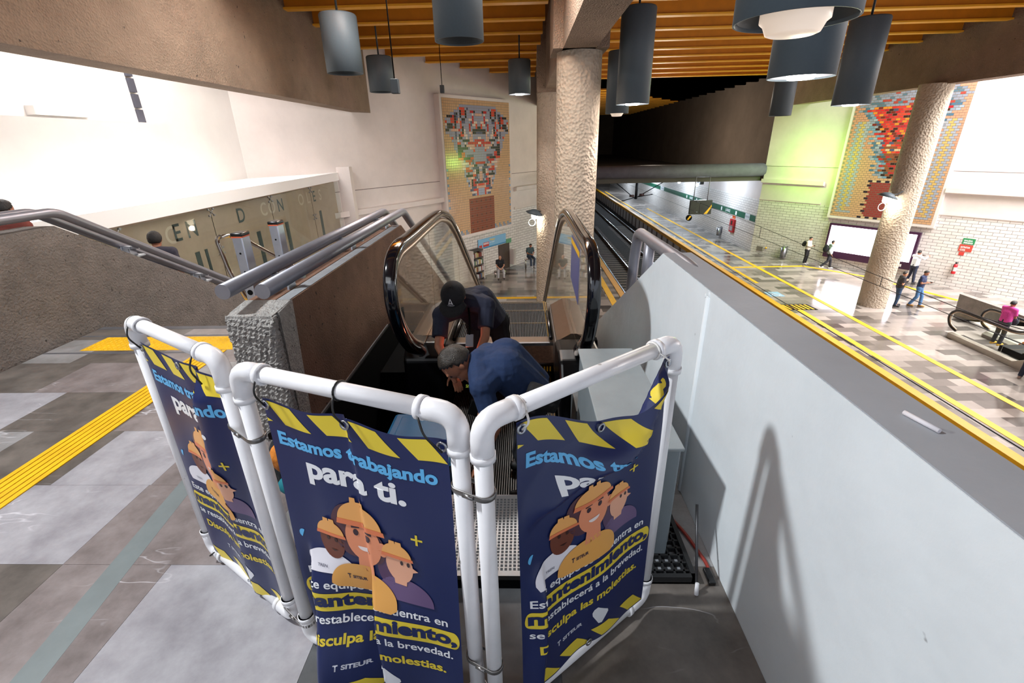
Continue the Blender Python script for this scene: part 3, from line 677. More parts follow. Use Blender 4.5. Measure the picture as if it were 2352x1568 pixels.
        # black moulded newel base
        b = MB(); w_ = 0.17
        P = [(3.75, .19), (3.45, .22), (3.28, .20), (3.14, .06), (3.10, -.28), (3.75, -.30)] if side > 0 else [(3.80, .205), (3.60, .20), (3.48, .10), (3.44, -.28), (3.80, -.5)]
        P = [(xx - w_, y - (0.06 if side > 0 else 0), z) for y, z in P]; b.prism(P, (2 * w_, 0, 0))
        o = b.build('newel_base', mat('newel_black_plastic', '#050507', .3, spec=.25), t); bv = o.modifiers.new('b', 'BEVEL'); bv.width = 0.03; bv.segments = 3
        b = MB(); b.cyl((xx + s2 * .0, 3.45, .19), (xx + s2 * .0, 3.30, .29), 0.045, .04, 14); b.build('handrail_inlet_boot', mat('boot_pinkish', '#6d544c', .5) if side < 0 else m_black, t)
    if not mx:
        b = MB(); b.use(mat('sticker_violet', '#4a4f86', .4)); b.prism([(.422, 4.12, 1.0), (.422, 3.50, 1.0), (.422, 3.50, .56), (.422, 4.12, .62)], (-.002, 0, 0)); b.use(m_yellow); b.prism([(.4195, 4.12, .975), (.4195, 3.50, .975), (.4195, 3.50, .93), (.4195, 4.12, .93)], (-.001, 0, 0)); b.build('glass_notice', None, t)
    # comb plate, landing beam and steps
    xa, xb = sorted((f(-0.69), f(0.28)))
    b = MB(); b.use(m_deck); b.box((xa, 4.06, -0.02), (xb, 4.20, 0.0), bev=.004)
    b.use(m_steel); b.box((xa, 4.03, -0.03), (xb, 4.06, 0.002))
    b.use(mat('comb_brown', '#5d4636', 0.4, 0.6, noise=(40, .3))); b.prism([(xa, 4.03, -.025), (xb, 4.03, -.025), (xb, 3.93, -.165), (xa, 3.93, -.165)], (0, .1, 0))
    b.use(m_steel); b.tube([(xa, 3.93, -.17), (xb, 3.93, -.17)], .014, 8)
    b.use(mat('comb_yellow', '#d1a21c', .5))
    for i in range(34): b.box((xa + .02 + i * (xb - xa - .04) / 34, 3.97, -.265), (xa + .02 + (i + .5) * (xb - xa - .04) / 34, 4.01, -.215))
    b.build('comb_plate', None, t)
    zs = 0.0; y = 4.20
    k = 0
    def step(y, z, dep=0.40, nose=True):
        b = MB(); b.use(m_blackm); b.box((xa + .01, y, z - .22), (xb - .01, y + dep, z - .012))
        b.use(m_step)
        for i in range(58):
            xr = xa + .02 + i * (xb - xa - .04) / 58; b.box((xr, y, z - .012), (xr + .007, y + dep, z))
        b.use(m_stepy)
        if nose: b.box((xa + .012, y + dep - .016, z - .012), (xb - .012, y + dep, z - .001))
        for k in range(2): b.box((xb - .055 + k * .022, y, z - .010), (xb - .042 + k * .022, y + dep, z + .0015))
        return b.build('step', None, t)
    zz = -0.004
    for i, dz in enumerate([0, 0.0, .04, .12, .19] + [.231] * 19 + [.19, .12, .05, 0]):
        zz -= dz; step(y, zz); y += .395
    for i in range(6): step(2.20 + i * .40, -0.46, nose=False)      # returning steps in the open pit below
    return t
escalator(False, 'near escalator with glass sides and black handrails, opened up at its top landing')
escalator(True, 'distant escalator across the tracks at the right edge of the photo')

# ------------------------------------------------------------------ maintenance barrier: three pipe frames with printed banners
NAVY, YEL, SKY_, WHT = '#1c2858', '#e8cf3f', '#62b8ee', '#eef0f4'
PRINT = []                       # (colour, verts2d, faces, layer)
def pr_poly(c, pts, layer): PRINT.append((c, pts, [tuple(range(len(pts)))], layer))
def pr_text(c, txt, size, u, v, width, layer, bold=0.0, slope=0.0):
    V, F = text_mesh(txt, size, bold); x0 = min(p[0] for p in V); x1 = max(p[0] for p in V); k = width / (x1 - x0)
    PRINT.append((c, [(u + (x - x0) * k, v + y + slope * (x - x0) * k) for x, y in V], F, layer))
def ell(cu, cv, ru, rv, a0=0, a1=360, n=28): return [(cu + ru * cos(radians(a0 + (a1 - a0) * i / n)), cv + rv * sin(radians(a0 + (a1 - a0) * i / n))) for i in range(n + (0 if a1 - a0 == 360 else 1))]
for k in range(4):
    u = 0.012 + .148 * k
    pr_poly('#e8cf3f', [(u, 1.088), (u + .085, 1.088), (min(u + .15, .598), 1.022), (u + .055, 1.022)], 1)
    pr_poly('#e8cf3f', [(u, .100), (u + .085, .100), (min(u + .15, .598), .038), (u + .055, .038)], 1)
pr_poly('#e8cf3f', [(.002, 1.03), (.022, 1.022), (.002, 1.018)], 1)
pr_text(SKY_, 'Estamos trabajando', .062, .028, .948, .535, 1, .0024)
pr_text(WHT, 'para ti.', .105, .115, .852, .345, 1, .0038)
# three helmeted workers
def helmet(cu, cv, r, tilt=0):
    pr_poly('#eeac62', ell(cu, cv, r, r * .95, 0, 180), 5)
    for d in (-.25, .18): pr_poly('#eeac62', [(cu + r * d - .010, cv + r * .8), (cu + r * d + .012, cv + r * .8), (cu + r * d + .010, cv + r * 1.12), (cu + r * d - .008, cv + r * 1.12)], 5)
    pr_poly('#e27d52', [(cu - r * 1.05, cv - r * .16), (cu + r * 1.12, cv - r * .10), (cu + r * 1.08, cv + r * .10), (cu - r, cv + r * .08)], 6)
# left: brown face, white shirt
pr_poly('#eceaf2', ell(.145, .525, .095, .055, 0, 180) + [(.05, .515), (.06, .495), (.22, .495)], 2)
pr_poly('#6f3a2a', ell(.165, .625, .047, .068), 3); helmet(.165, .655, .052)
pr_poly('#3a1d18', ell(.152, .635, .006, .008), 4); pr_poly('#3a1d18', ell(.182, .635, .006, .008), 4); pr_poly('#3a1d18', [(.155, .595), (.185, .595), (.17, .588)], 4)
pr_text('#40405c', 'TREN', .014, .10, .515, .035, 4)
# right: pale face, purple shirt
pr_poly('#6a547c', ell(.425, .505, .095, .075, 0, 180) + [(.33, .495), (.52, .495)], 2)
pr_poly('#54395a', ell(.375, .60, .04, .06), 2)
pr_poly('#e9ac8d', ell(.415, .625, .046, .062), 3); pr_poly('#e9ac8d', [(.455, .635), (.478, .622), (.455, .612)], 3); pr_poly('#e9ac8d', [(.39, .60), (.44, .60), (.435, .555), (.395, .555)], 3); helmet(.41, .66, .05)
pr_poly('#3a2a30', ell(.425, .640, .005, .008), 4); pr_poly('#3a2a30', ell(.447, .640, .005, .008), 4); pr_poly('#3a2a30', [(.418, .655), (.434, .656), (.434, .652), (.418, .650)], 4)
# centre: large, orange shirt
pr_poly('#e9aa58', ell(.275, .478, .125, .085, 0, 180) + [(.15, .465), (.17, .452), (.38, .440), (.40, .455)], 4)
pr_poly('#55343f', ell(.245, .69, .072, .098), 3); pr_poly('#55343f', ell(.33, .66, .04, .06), 3)
pr_poly('#e8936c', [(.26, .60), (.32, .60), (.325, .54), (.255, .54)], 4)
pr_poly('#e8936c', ell(.29, .668, .067, .085), 4); pr_poly('#e8936c', ell(.362, .665, .018, .026), 4)
helmet(.285, .725, .082)
pr_poly('#3a2530', ell(.262, .690, .009, .012), 5); pr_poly('#3a2530', ell(.312, .690, .009, .012), 5); pr_poly('#3a2530', [(.248, .712), (.276, .716), (.276, .708), (.248, .704)], 5); pr_poly('#3a2530', [(.30, .716), (.328, .712), (.328, .704), (.30, .708)], 5)
pr_poly('#f4e6e2', ell(.288, .640, .024, .016, 180, 360), 5)
pr_text('#3f3346', 'T', .026, .205, .492, .012, 5, .001); pr_text('#3f3346', 'SITEUR', .018, .223, .494, .05, 5, .0006)
pr_poly(YEL, [(.462, .742), (.498, .742), (.498, .735), (.462, .735)], 1); pr_poly(YEL, [(.4765, .757), (.4835, .757), (.4835, .720), (.4765, .720)], 2)
pr_poly(SKY_, ell(.045, .615, .014, .016, 60, 250), 1)
pr_text(WHT, 'Este equipo se encuentra en', .042, .030, .438, .53, 1, .0007)
pr_poly(YEL, ell(.035, .385, .024, .034, 90, 270) + ell(.575, .385, .020, .034, -90, 90), 1)
pr_text('#1c2858', 'mantenimiento,', .068, .022, .370, .565, 2, .0032)
pr_text(WHT, 'se restablecerá a la brevedad.', .042, .026, .308, .545, 1, .0007)
pr_text(YEL, 'Disculpa las molestias.', .048, .050, .238, .495, 1, .0014)
pr_text('#c9ccd8', 'T', .030, .150, .152, .016, 1, .001); pr_text('#c9ccd8', 'SITEUR', .022, .176, .154, .09, 1, .0009)
pr_poly('#e6e8ee', [(.318, .196), (.335, .200), (.385, .160), (.388, .148), (.358, .112), (.342, .116), (.312, .168), (.310, .184)], 1)
def cut_sheet():
    """all print layers and the cloth itself cut finely enough to follow the folds -> (bmesh data)"""
    bm = bmesh.new(); cols = [NAVY]; lay = bm.verts.layers.int.new('lay')
    def add(c, V, F, L_):
        if c not in cols: cols.append(c)
        vs = [bm.verts.new((x, y, 0)) for x, y in V]
        for v in vs: v[lay] = L_
        for f in F:
            try: fc = bm.faces.new([vs[i] for i in f]); fc.material_index = cols.index(c)
            except ValueError: pass
    add(NAVY, [(0, .03), (.6, .03), (.6, 1.095), (0, 1.095)], [(0, 1, 2, 3)], 0)
    for c, V, F, L_ in PRINT: add(c, V, F, L_)
    bm.normal_update()
    for f in list(bm.faces):
        if f.normal.z < 0: f.normal_flip()
    bmesh.ops.triangulate(bm, faces=[f for f in bm.faces if len(f.verts) > 4])
    for i in range(1, 80):
        bmesh.ops.bisect_plane(bm, geom=bm.verts[:] + bm.edges[:] + bm.faces[:], plane_co=(i * .0075, 0, 0), plane_no=(1, 0, 0), dist=1e-6)
    for i in range(1, 72):
        bmesh.ops.bisect_plane(bm, geom=bm.verts[:] + bm.edges[:] + bm.faces[:], plane_co=(0, .03 + i * .015, 0), plane_no=(0, 1, 0), dist=1e-6)
    return bm, cols, lay
def sst(a, b_, x): x = max(0, min(1, (x - a) / (b_ - a))); return x * x * (3 - 2 * x)
def fold1(u, v):
    d = 1 - sst(.2, 1.08, v)
    w = 0.006 * sin(u * 21 + 1) * (0.3 + d) + 0.010
    j = .435 - .10 * d; a = .014 + .036 * sst(1.09, .98, v) * sst(.40, .8, v)
    w += a * (sst(j - .008, j + .016, u) * (1 - sst(j + .03, j + .16, u)) - .25 * sst(j - .12, j - .02, u) * (1 - sst(j - .008, j + .014, u)))
    return u - .034, v - .006 * sin(u * 9) * v, w
def fold2(u, v):
    d = 1 - sst(.0, 1.05, v)
    w = 0.014 + 0.035 * d + 0.004 * sin(u * 26 + v * 3) * (.3 + d) + .085 * sst(.40, .06, v) * sst(.02, .11, u) * (1 - sst(.20, .34, u))
    j = .292 + .028 * (1 - v); a = .008 + .034 * sst(.60, .36, v)
    w += a * (sst(j - .006, j + .012, u) * (1 - sst(j + .03, j + .22, u)) - .8 * sst(j - .16, j - .01, u) * (1 - sst(j - .006, j + .012, u)))
    j = .052 + .018 * (1 - v); a = .042 * sst(.60, .40, v)
    w += a * (sst(j - .008, j + .016, u) * (1 - sst(j + .03, j + .16, u)) - .5 * sst(0, j, u) * (1 - sst(j - .008, j + .016, u)))
    top = sst(.85, 1.09, v)
    sag = -.016 * top * sin(pi * min(1, max(0, u / .30))) ** 2 - .020 * top * (sin(pi * max(0, (u - .30) / .30)) ** 2)
    return u + .03 * sst(.5, .0, v) * sst(.25, 0, u), v + sag, w
def fold3(u, v):
    sag = sst(.60, 1.08, v) * (.120 * sst(.02, .34, u) * (1 - sst(.40, .575, u)))
    ux = .565 - (1.075 - v) * 1.5                      # crease line: from the top right grommet down to the left
    dl = u - ux; q = sst(.84, 1.0, v); A_ = (.032 + .048 * q) * sst(.70, .80, v) * (1 - .25 * sst(1.0, 1.09, v)); D_ = .035 + .050 * q
    rise = sst(-D_ - .20, -D_, dl) * (1 - sst(-D_, .01, dl)) * sst(0, .10, u) * (1 - sst(.50, .585, u))
    w = .014 + A_ * rise + .006 * sin(u * 19 + v * 4) * (1 - q) + .02 * (1 - sst(0, .6, v)) * (.4 + .6 * u)
    j = .075 - .02 * sst(.3, .1, v); a = .036 * sst(.60, .44, v); w += a * (sst(j - .06, j, u) * (1 - sst(j, j + .022, u)))
    return u + .02 * rise, v + .035 - sag - .02 * rise * q + .006 * sst(.35, .05, v) * sin(u * 30), w
bm_p, cols_p, lay_p = cut_sheet()
bmats = [mat('banner_' + c.strip('#'), c, 0.33, noise=None) for c in cols_p]
base_me = bpy.data.meshes.new('sheet'); bm_p.to_mesh(base_me)
lays = [v[lay_p] for v in bm_p.verts]; base_co = [v.co.copy() for v in bm_p.verts]; bm_p.free()
m_clamp = mat('clamp_steel', '#8f8d8c', 0.3, 0.9); m_grom = mat('grommet_metal', '#a9adb5', 0.25, 0.9)
def barrier(A, B, fold, label, ties, tie_m, post_r=0.0235, zt=1.163, clamp_to=None):
    A = Vector((*A, 0)); B = Vector((*B, 0)); e = (B - A); Wd = e.length; e.normalize(); n = Vector((e.y, -e.x, 0)); n = n if n.dot(-A) > 0 else -n
    t = thing('barrier_panel', (A + B) / 2, label, 'barrier', 'maintenance barrier panels')
    zb = 0.032; rr = .055
    P = lambda s_, z: A + e * s_ + Vector((0, 0, z))
    for nm, a_, c_ in (('post', (0, zb + rr), (0, zt - rr)), ('post', (Wd, zb + rr), (Wd, zt - rr)), ('top_rail', (rr, zt), (Wd - rr, zt)), ('bottom_rail', (rr, zb), (Wd - rr, zb))):
        b = MB(); b.cyl(P(*a_), P(*c_), post_r, n=20); b.build(nm, m_pvc, t)
    for s_, z, ds, dz in ((0, zt, 1, -1), (Wd, zt, -1, -1), (0, zb, 1, 1), (Wd, zb, -1, 1)):
        b = MB(); path = fillet([P(s_, z + dz * .105), P(s_, z), P(s_ + ds * .105, z)], .06, 6); b.tube(path, post_r * 1.22, 18, ref=n)
        for q in (0, -1):
            d = (path[1] - path[0]).normalized() if q == 0 else (path[-2] - path[-1]).normalized(); b.cyl(path[q], path[q] + d * .018, post_r * 1.34, n=18)
        b.build('elbow', m_pvc, t)
    me = base_me.copy(); S0 = .09
    pos = []
    for co, L_ in zip(base_co, lays):
        s_, z, w_ = fold(co.x, co.y)
        s1, z1, w1 = fold(co.x + .002, co.y); s2, z2, w2 = fold(co.x, co.y + .002)
        tu = Vector((s1 - s_, w1 - w_, z1 - z)); tv = Vector((s2 - s_, w2 - w_, z2 - z)); nn = tu.cross(tv).normalized()
        if nn.y < 0: nn = -nn
        q = Vector((s_ + S0, w_, z)) + nn * (L_ * .0011)
        pos.append(A + e * q.x + n * q.y + Vector((0, 0, q.z)))
    for v, p in zip(me.vertices, pos): v.co = p
    for m in bmats: me.materials.append(m)
    for p in me.polygons: p.use_smooth = True
    o = bpy.data.objects.new('banner', me); COL.objects.link(o); o.parent = t; o.matrix_parent_inverse = Matrix.Translation(t.location).inverted()
    for (u, v) in ((.012, 1.075), (.298, 1.075), (.588, 1.075), (.298, .045)):
        s_, z, w_ = fold(u, v); c = A + e * (s_ + S0) + n * (w_ + .006) + Vector((0, 0, z)); b = MB()
        b.lathe([(.008, .0), (.0095, .002), (.0145, .002), (.0155, .0), (.0145, -.002)], c, 18, axis=n); b.build('grommet', m_grom, o)
    for (sp, u, v) in ties:
        s_, z, w_ = fold(u, v); c = A + e * (s_ + S0) + n * (w_ + .008) + Vector((0, 0, z)); b = MB()
        top = P(sp, zt if v > .5 else zb)
        ring = [top + e * .0 + n * (post_r * 1.1 * cos(a)) + Vector((0, 0, post_r * 1.1 * sin(a))) for a in [i * 2 * pi / 18 for i in range(19)]]
        b.tube(ring, .0032, 6); d_ = -1 if v > .5 else 1
        b.tube(fillet([top + n * post_r * 1.1, top + n * (post_r + .012) + (c - top) * .45, c], .02), .0030, 6); b.build('cable_tie', tie_m, t)
    return t, A, e, n, Wd
m_tieb = mat('black_cable_tie', '#141414', 0.4); m_tiew = mat('white_cord', '#e4e2de', 0.6)
P1 = barrier((-1.475, 1.60), (-.932, 1.258), fold1, 'leftmost barrier frame of white pipe, its banner creased and seen at a steep angle', [(.04, .012, 1.075), (.53, .50, 1.06), (.05, .02, .06)], m_tieb)
P2 = barrier((-.832, 1.185), (-.162, .935), fold2, 'middle barrier frame of white pipe with the full three-worker maintenance banner', [(.10, .012, 1.075), (.37, .298, 1.075), (.62, .588, 1.06)], m_tieb)
P3 = barrier((-.102, .905), (.472, 1.355), fold3, 'right barrier frame of white pipe, its banner sagging in a diagonal crease', [(.11, .012, 1.075), (.62, .588, 1.075)], m_tiew)
def clamp(a, c, z, parent):
    a = Vector((*a, z)); c = Vector((*c, z)); d = (c - a).normalized(); n = Vector((-d.y, d.x, 0)); r = .027; pts = []
    for i in range(13): an = -pi / 2 + pi * i / 12; pts.append(c + d * r * cos(an) + n * r * sin(an))
    for i in range(13): an = pi / 2 + pi * i / 12; pts.append(a + d * r * cos(an) + n * r * sin(an))
    b = MB(); b.tube(pts, 0, 6, closed=True, flat=(.009, .0018), ref=(0, 0, 1)); mid = (a + c) / 2 - n * .03; b.cyl(mid - d * .012, mid + d * .018, .006, n=8); b.build('hose_clamp', m_clamp, parent)
for z in (0.93, 0.10): clamp((-.932, 1.258), (-.832, 1.185), z, P2[0])
for z in (0.955, 0.30): clamp((-.162, .935), (-.102, .905), z, P3[0])

# ------------------------------------------------------------------ people
def hand(mb, wrist, d, curl, pn, size=1.0, thumb=1):
    """palm and five bent fingers; d = direction forearm->hand, pn = palm normal"""
    wv = Vector(wrist); d = Vector(d).normalized(); pn = Vector(pn); pn = (pn - d * pn.dot(d)).normalized(); sd = d.cross(pn)
    k = size; pc = wv + d * .045 * k
    mb.ball(pc, .040 * k, 10, (1, 1, 1), None) if False else None
    for s_ in (-.022, -.007, .008, .022): mb.cap(wv + sd * s_ * .7 * k, wv + d * .085 * k + sd * s_ * k, .0135 * k, .0115 * k, 8)
    for i, (s_, L_) in enumerate(((-.030, .062), (-.010, .076), (.010, .080), (.029, .070))):
        p = wv + d * .088 * k + sd * s_ * k; dirv = d.copy()
        for j in range(3):
            dirv = (dirv + pn * (curl * (.55 if j else .3)) + sd * s_ * .8).normalized(); q = p + dirv * L_ * k * (.45, .32, .25)[j]
            mb.cap(p, q, (.0092 - .0009 * j) * k, (.0086 - .0009 * j) * k, 8); p = q
    p = wv + d * .025 * k + sd * thumb * .026 * k
    for j in range(2):
        dirv = (d * .75 + sd * thumb * (.8 - .5 * j) + pn * (.3 + .4 * curl)).normalized(); q = p + dirv * (.042, .032)[j] * k; mb.cap(p, q, (.0125, .0100)[j] * k, (.0105, .0085)[j] * k, 8); p = q
def head(mb, c, face, up, r=0.098):
    """skull, jaw, nose, ears, brow, neck stub on top of the body; returns frame"""
    c = Vector(c); f = Vector(face).normalized(); u = Vector(up); u = (u - f * u.dot(f)).normalized(); sd = f.cross(u)
    Rh = Matrix((sd, f, u)).transposed()
    mb.ball(c + u * .018, r, 16, (.80, 1.0, .98), Rh)
    mb.ball(c + f * .022 - u * .045, r * .74, 14, (.86, .92, 1.0), Rh); mb.ball(c + f * .058 - u * .098, .030, 10)
    mb.cap(c + f * .096 + u * .008, c + f * .112 - u * .028, .009, .016, 8); mb.cap(c + f * .088 - u * .062 + sd * .016, c + f * .088 - u * .062 - sd * .016, .0095, .0095, 8)
    mb.cap(c + f * .082 + u * .030 + sd * .036, c + f * .086 + u * .030 - sd * .036, .011, .011, 8)
    for s_ in (-1, 1): mb.ball(c + sd * s_ * .080 - f * .008 - u * .008, .027, 8, (.35, .7, 1.1), Rh)
    return c, f, u, sd, Rh
def hair_cap(mb, c, f, u, sd, Rh, r=0.098, back=.02, low=-.01, n=16):
    g = bmesh.ops.create_uvsphere(mb.bm, u_segments=28, v_segments=18, radius=r * 1.09, matrix=Matrix.Translation(c + u * .020 - f * .004) @ Rh.to_4x4() @ Matrix.Diagonal((.84, 1.0, 1.0, 1)))
    dead = []
    for v in g['verts']:
        q = v.co - c; z = q.dot(u); y = q.dot(f)
        if z < low + max(0, (y + .03)) * 1.15: dead.append(v)
        else: v.co += (q.normalized()) * random.uniform(-.002, .003)
    bmesh.ops.delete(mb.bm, geom=dead, context='VERTS')
    for fc in mb.bm.faces: fc.smooth = True
def person(label, J, cl, vox=.013, H=1.68, base=None, name='person', group=None, extras=(), handc=.5, hand_fine=True):
    """J: joints in world space. keys: pel chest neck head shL shR elL elR wrL wrR hipL hipR knL knR anL anR  + face, up. cl: clothing colours."""
    J = {k: Vector(v) for k, v in J.items()}; k = H / 1.70
    b0 = base if base else ((J['anL'] + J['anR']) / 2 - Vector((0, 0, .08)))
    t = thing(name, b0, label, 'person', group)
    body = MB(); skin_m = cl.get('skin', m_skin)
    body.cap(J['pel'], J['chest'], .105 * k, .115 * k, 14); body.cap(J['chest'], J['neck'], .11 * k, .05 * k, 12)
    body.cap(J['neck'], J['head'] - J['up'] * .05, .052 * k, .05 * k, 10)
    hd = head(body, J['head'], J['face'], J['up'], .098 * k)
    for s_ in 'LR':
        body.cap(J['neck'].lerp(J['chest'], .18), J['sh' + s_], .036 * k, .040 * k, 10)
        body.cap(J['sh' + s_], J['el' + s_], .046 * k, .037 * k, 10); body.cap(J['el' + s_], J['wr' + s_], .038 * k, .026 * k, 10)
        body.cap(J['hip' + s_], J['kn' + s_], .075 * k, .052 * k, 10); body.cap(J['kn' + s_], J['an' + s_], .052 * k, .036 * k, 10)
        fo = J['toe' + s_] - J['an' + s_] if 'toe' + s_ in J else Vector((J['face'].x, J['face'].y, 0)).normalized() * .16 + Vector((0, 0, -.05))
        body.cap(J['an' + s_], J['an' + s_] + fo * .9, .036 * k, .032 * k, 8)
        dv = (J['wr' + s_] - J['el' + s_]); pn = J.get('palm' + s_, Vector((0, 0, -1)) if abs(dv.normalized().z) < .8 else J['face'])
        hand(body, J['wr' + s_], dv, handc, pn, k, 1 if s_ == 'L' else -1)
    remeshed(body, 'body', vox, skin_m, t, 3)
    # clothing follows the body
    def up_fn(c_, col):
        m = mat('cloth_' + col.strip('#'), col, .85, noise=(25, .15), bump=(10, .5, 'noise', .02)); return m
    sh = MB(); ins = (J['pel'] - J['chest']).normalized()
    wid = (J['shL'] - J['shR']).normalized()
    hipw = (J['hipL'] - J['hipR']).normalized()
    fat = cl.get('fat', 1.0)
    for q in (-1, 1):
        sh.cap(J['pel'] + hipw * q * .055 * k + ins * .06, J['chest'] + wid * q * .06 * k, .125 * k * fat, .128 * k * fat, 14, ends=(0, 1))
        sh.cap(J['chest'] + wid * q * .06 * k, J['neck'] + wid * q * .05 - (J['neck'] - J['chest']) * .12, .12 * k * fat, .062 * k, 12)
    sh.cap(J['chest'], J['neck'] - (J['neck'] - J['chest']) * .08, .125 * k, .070 * k, 14)
    for s_ in 'LR':
        sh.cap(J['neck'] - (J['neck'] - J['chest']) * .12, J['sh' + s_], .080 * k, .076 * k, 10); sh.cap(J['chest'], J['sh' + s_], .10 * k, .078 * k, 10)
        if cl.get('sleeve', 'short') == 'short':
            m_ = J['sh' + s_].lerp(J['el' + s_], .72); sh.cap(J['sh' + s_], m_, .068 * k, .064 * k, 12, ends=(1, 0))
        else:
            sh.cap(J['sh' + s_], J['el' + s_], .066 * k, .056 * k, 12); sh.cap(J['el' + s_], J['wr' + s_].lerp(J['el' + s_], .06), .056 * k, .042 * k, 12, ends=(1, 0))
    remeshed(sh, cl.get('top_name', 'shirt'), vox, up_fn(0, cl['top']), t, 3)
    tr = MB(); tr.cap(J['hipL'], J['hipR'], .115 * k, .115 * k, 14); tr.cap(J['pel'], (J['hipL'] + J['hipR']) / 2, .125 * k, .12 * k, 14)
    for s_ in 'LR':
        tr.cap(J['hip' + s_], J['kn' + s_], .096 * k, .072 * k, 12); tr.cap(J['kn' + s_], J['an' + s_] + Vector((0, 0, .0)), .072 * k, .062 * k, 12, ends=(1, 0))
    remeshed(tr, 'trousers', vox, up_fn(0, cl['legs']), t, 3)
    for s_ in 'LR':
        fo = J['toe' + s_] - J['an' + s_] if 'toe' + s_ in J else Vector((J['face'].x, J['face'].y, 0)).normalized() * .17 + Vector((0, 0, -.05))
        shoe = MB(); a_ = J['an' + s_] + Vector((0, 0, -.035)); fo.z = 0; shoe.cap(a_ - fo * .25, a_ + fo * .9, .043, .040, 10); shoe.cap(a_, a_ + Vector((0, 0, .05)), .044, .04, 10)
        remeshed(shoe, 'shoe', .012, mat('shoe_' + cl['shoes'].strip('#'), cl['shoes'], .6), t, 2)
    c, f, u, sd, Rh = hd
    for q in (-1, 1):
        e = MB(); e.ball(c + f * .083 * k + u * .012 + sd * q * .033 * k, .010 * k, 8); e.build('eye', mat('eye_dark', '#1a1210', .3), t)
    if cl.get('hair', 1) is not None:
        h = MB(); hair_cap(h, c, f, u, sd, Rh, .098 * k, low=cl.get('hair_low', -.02)); ho = h.build('hair', cl.get('hair_m', m_hair), t)
        so = ho.modifiers.new('s', 'SOLIDIFY'); so.thickness = .012
    return t, J, hd
def standing(x, y, z, hd_deg, H=1.68, **over):
    """upright joints at (x,y,z), heading in degrees (0 = +y, 90 = -x)"""
    k = H / 1.70; a = radians(hd_deg); f = Vector((-sin(a), cos(a), 0)); r = Vector((cos(a), sin(a), 0))
    L = lambda rx, fy, h: Vector((x, y, z)) + r * rx * k + f * fy * k + Vector((0, 0, h * k))
    J = dict(pel=L(0, 0, .98), chest=L(0, .01, 1.27), neck=L(0, .01, 1.45), head=L(0, .05, 1.59), shL=L(-.18, 0, 1.41), shR=L(.18, 0, 1.41), elL=L(-.22, -.02, 1.13), elR=L(.22, -.02, 1.13), wrL=L(-.22, .08, .90), wrR=L(.22, .08, .90),
             hipL=L(-.09, 0, .90), hipR=L(.09, 0, .90), knL=L(-.10, .02, .49), knR=L(.10, .02, .49), anL=L(-.11, -.02, .08), anR=L(.11, -.02, .08), face=f + Vector((0, 0, -.15)), up=Vector((0, 0, 1)) + f * .15)
    for q, v in over.items():
        J[q] = (r * v[0] + f * v[1] + Vector((0, 0, v[2]))) if q in ('face', 'up', 'palmL', 'palmR') else L(*v)
    return J
def backpack(x, y, z, hd_deg, label, col='#15161a', sc=1.0, parent=None):
    a = radians(hd_deg); f = Vector((-sin(a), cos(a), 0)); c = Vector((x, y, z)) - f * .25; r = Vector((cos(a), sin(a), 0))
    t = thing('backpack', (c.x, c.y, c.z - .2), label, 'backpack', None)
    b = MB(); Rz = Matrix.Rotation(a, 3, 'Z')
    b.ball(c, .21 * sc, 14, (.78, .52, 1.0), Rz); b.ball(c - f * .05 - Vector((0, 0, .04)), .16 * sc, 12, (.9, .6, .9), Rz); remeshed(b, 'bag_body', .014, mat('bag_' + col.strip('#'), col, .8, noise=(20, .2)), t, 3)
    for s_ in (-1, 1):
        b = MB(); b.tube(fillet([c + r * s_ * .11 + Vector((0, 0, .16)), c + r * s_ * .13 + f * .17 + Vector((0, 0, .24)), c + r * s_ * .14 + f * .33 + Vector((0, 0, .08)), c + r * s_ * .14 + f * .24 - Vector((0, 0, .14)), c + r * s_ * .12 - Vector((0, 0, .14))], .06), 0, 8, flat=(.022, .006), ref=r); b.build('strap', m_blackm, t)
    return t
ARM_PHONE = dict(elL=(-.21, .05, 1.14), elR=(.21, .05, 1.14), wrL=(-.06, .25, 1.17), wrR=(.07, .26, 1.19), palmL=(0, 0, 1), palmR=(0, 0, 1), face=(0, 1, -.55), up=(0, .5, 1))
def phone(x, y, z, hd, label):
    a = radians(hd); f = Vector((-sin(a), cos(a), 0)); c = Vector((x, y, z)) + f * .33; b = MB(); b.box((c.x - .038, c.y - .07, c.z), (c.x + .038, c.y + .07, c.z + .012), bev=.004)
    o = b.build('phone', m_blackm); tag(o, label, 'phone', 'phones held by people'); return o
# the two technicians at the open landing
J1 = dict(pel=(-.34, 3.86, .33), chest=(-.43, 3.70, .53), neck=(-.50, 3.52, .60), head=(-.545, 3.43, .66), shL=(-.30, 3.50, .56), shR=(-.66, 3.46, .50), elL=(-.31, 3.33, .36), elR=(-.67, 3.30, .30), wrL=(-.38, 3.17, .22), wrR=(-.56, 3.16, .14),
          hipL=(-.24, 3.88, .28), hipR=(-.42, 3.88, .26), knL=(-.17, 3.74, -.06), knR=(-.47, 3.70, -.08), anL=(-.16, 3.84, -.38), anR=(-.46, 3.84, -.38), face=(-.06, -.80, -.72), up=(-.05, -.60, .75), palmL=(0, 0, -1), palmR=(0, 0, -1), toeL=(-.17, 3.66, -.42), toeR=(-.48, 3.66, -.42))
W1, _, hd1 = person('technician in black cap and navy T-shirt leaning over by the left glass balustrade', J1, dict(top='#161b30', legs='#0e0f14', shoes='#101010', hair=None, skin=m_skin), vox=.0065, handc=.6)
c, f, u, sd, Rh = hd1
b = MB(); g = bmesh.ops.create_uvsphere(b.bm, u_segments=32, v_segments=20, radius=.110, matrix=Matrix.Translation(c + u * .030) @ Rh.to_4x4() @ Matrix.Diagonal((.88, 1.0, 1.0, 1)))
bmesh.ops.delete(b.bm, geom=[v for v in g['verts'] if (v.co - c).dot(u) < .028], context='VERTS')
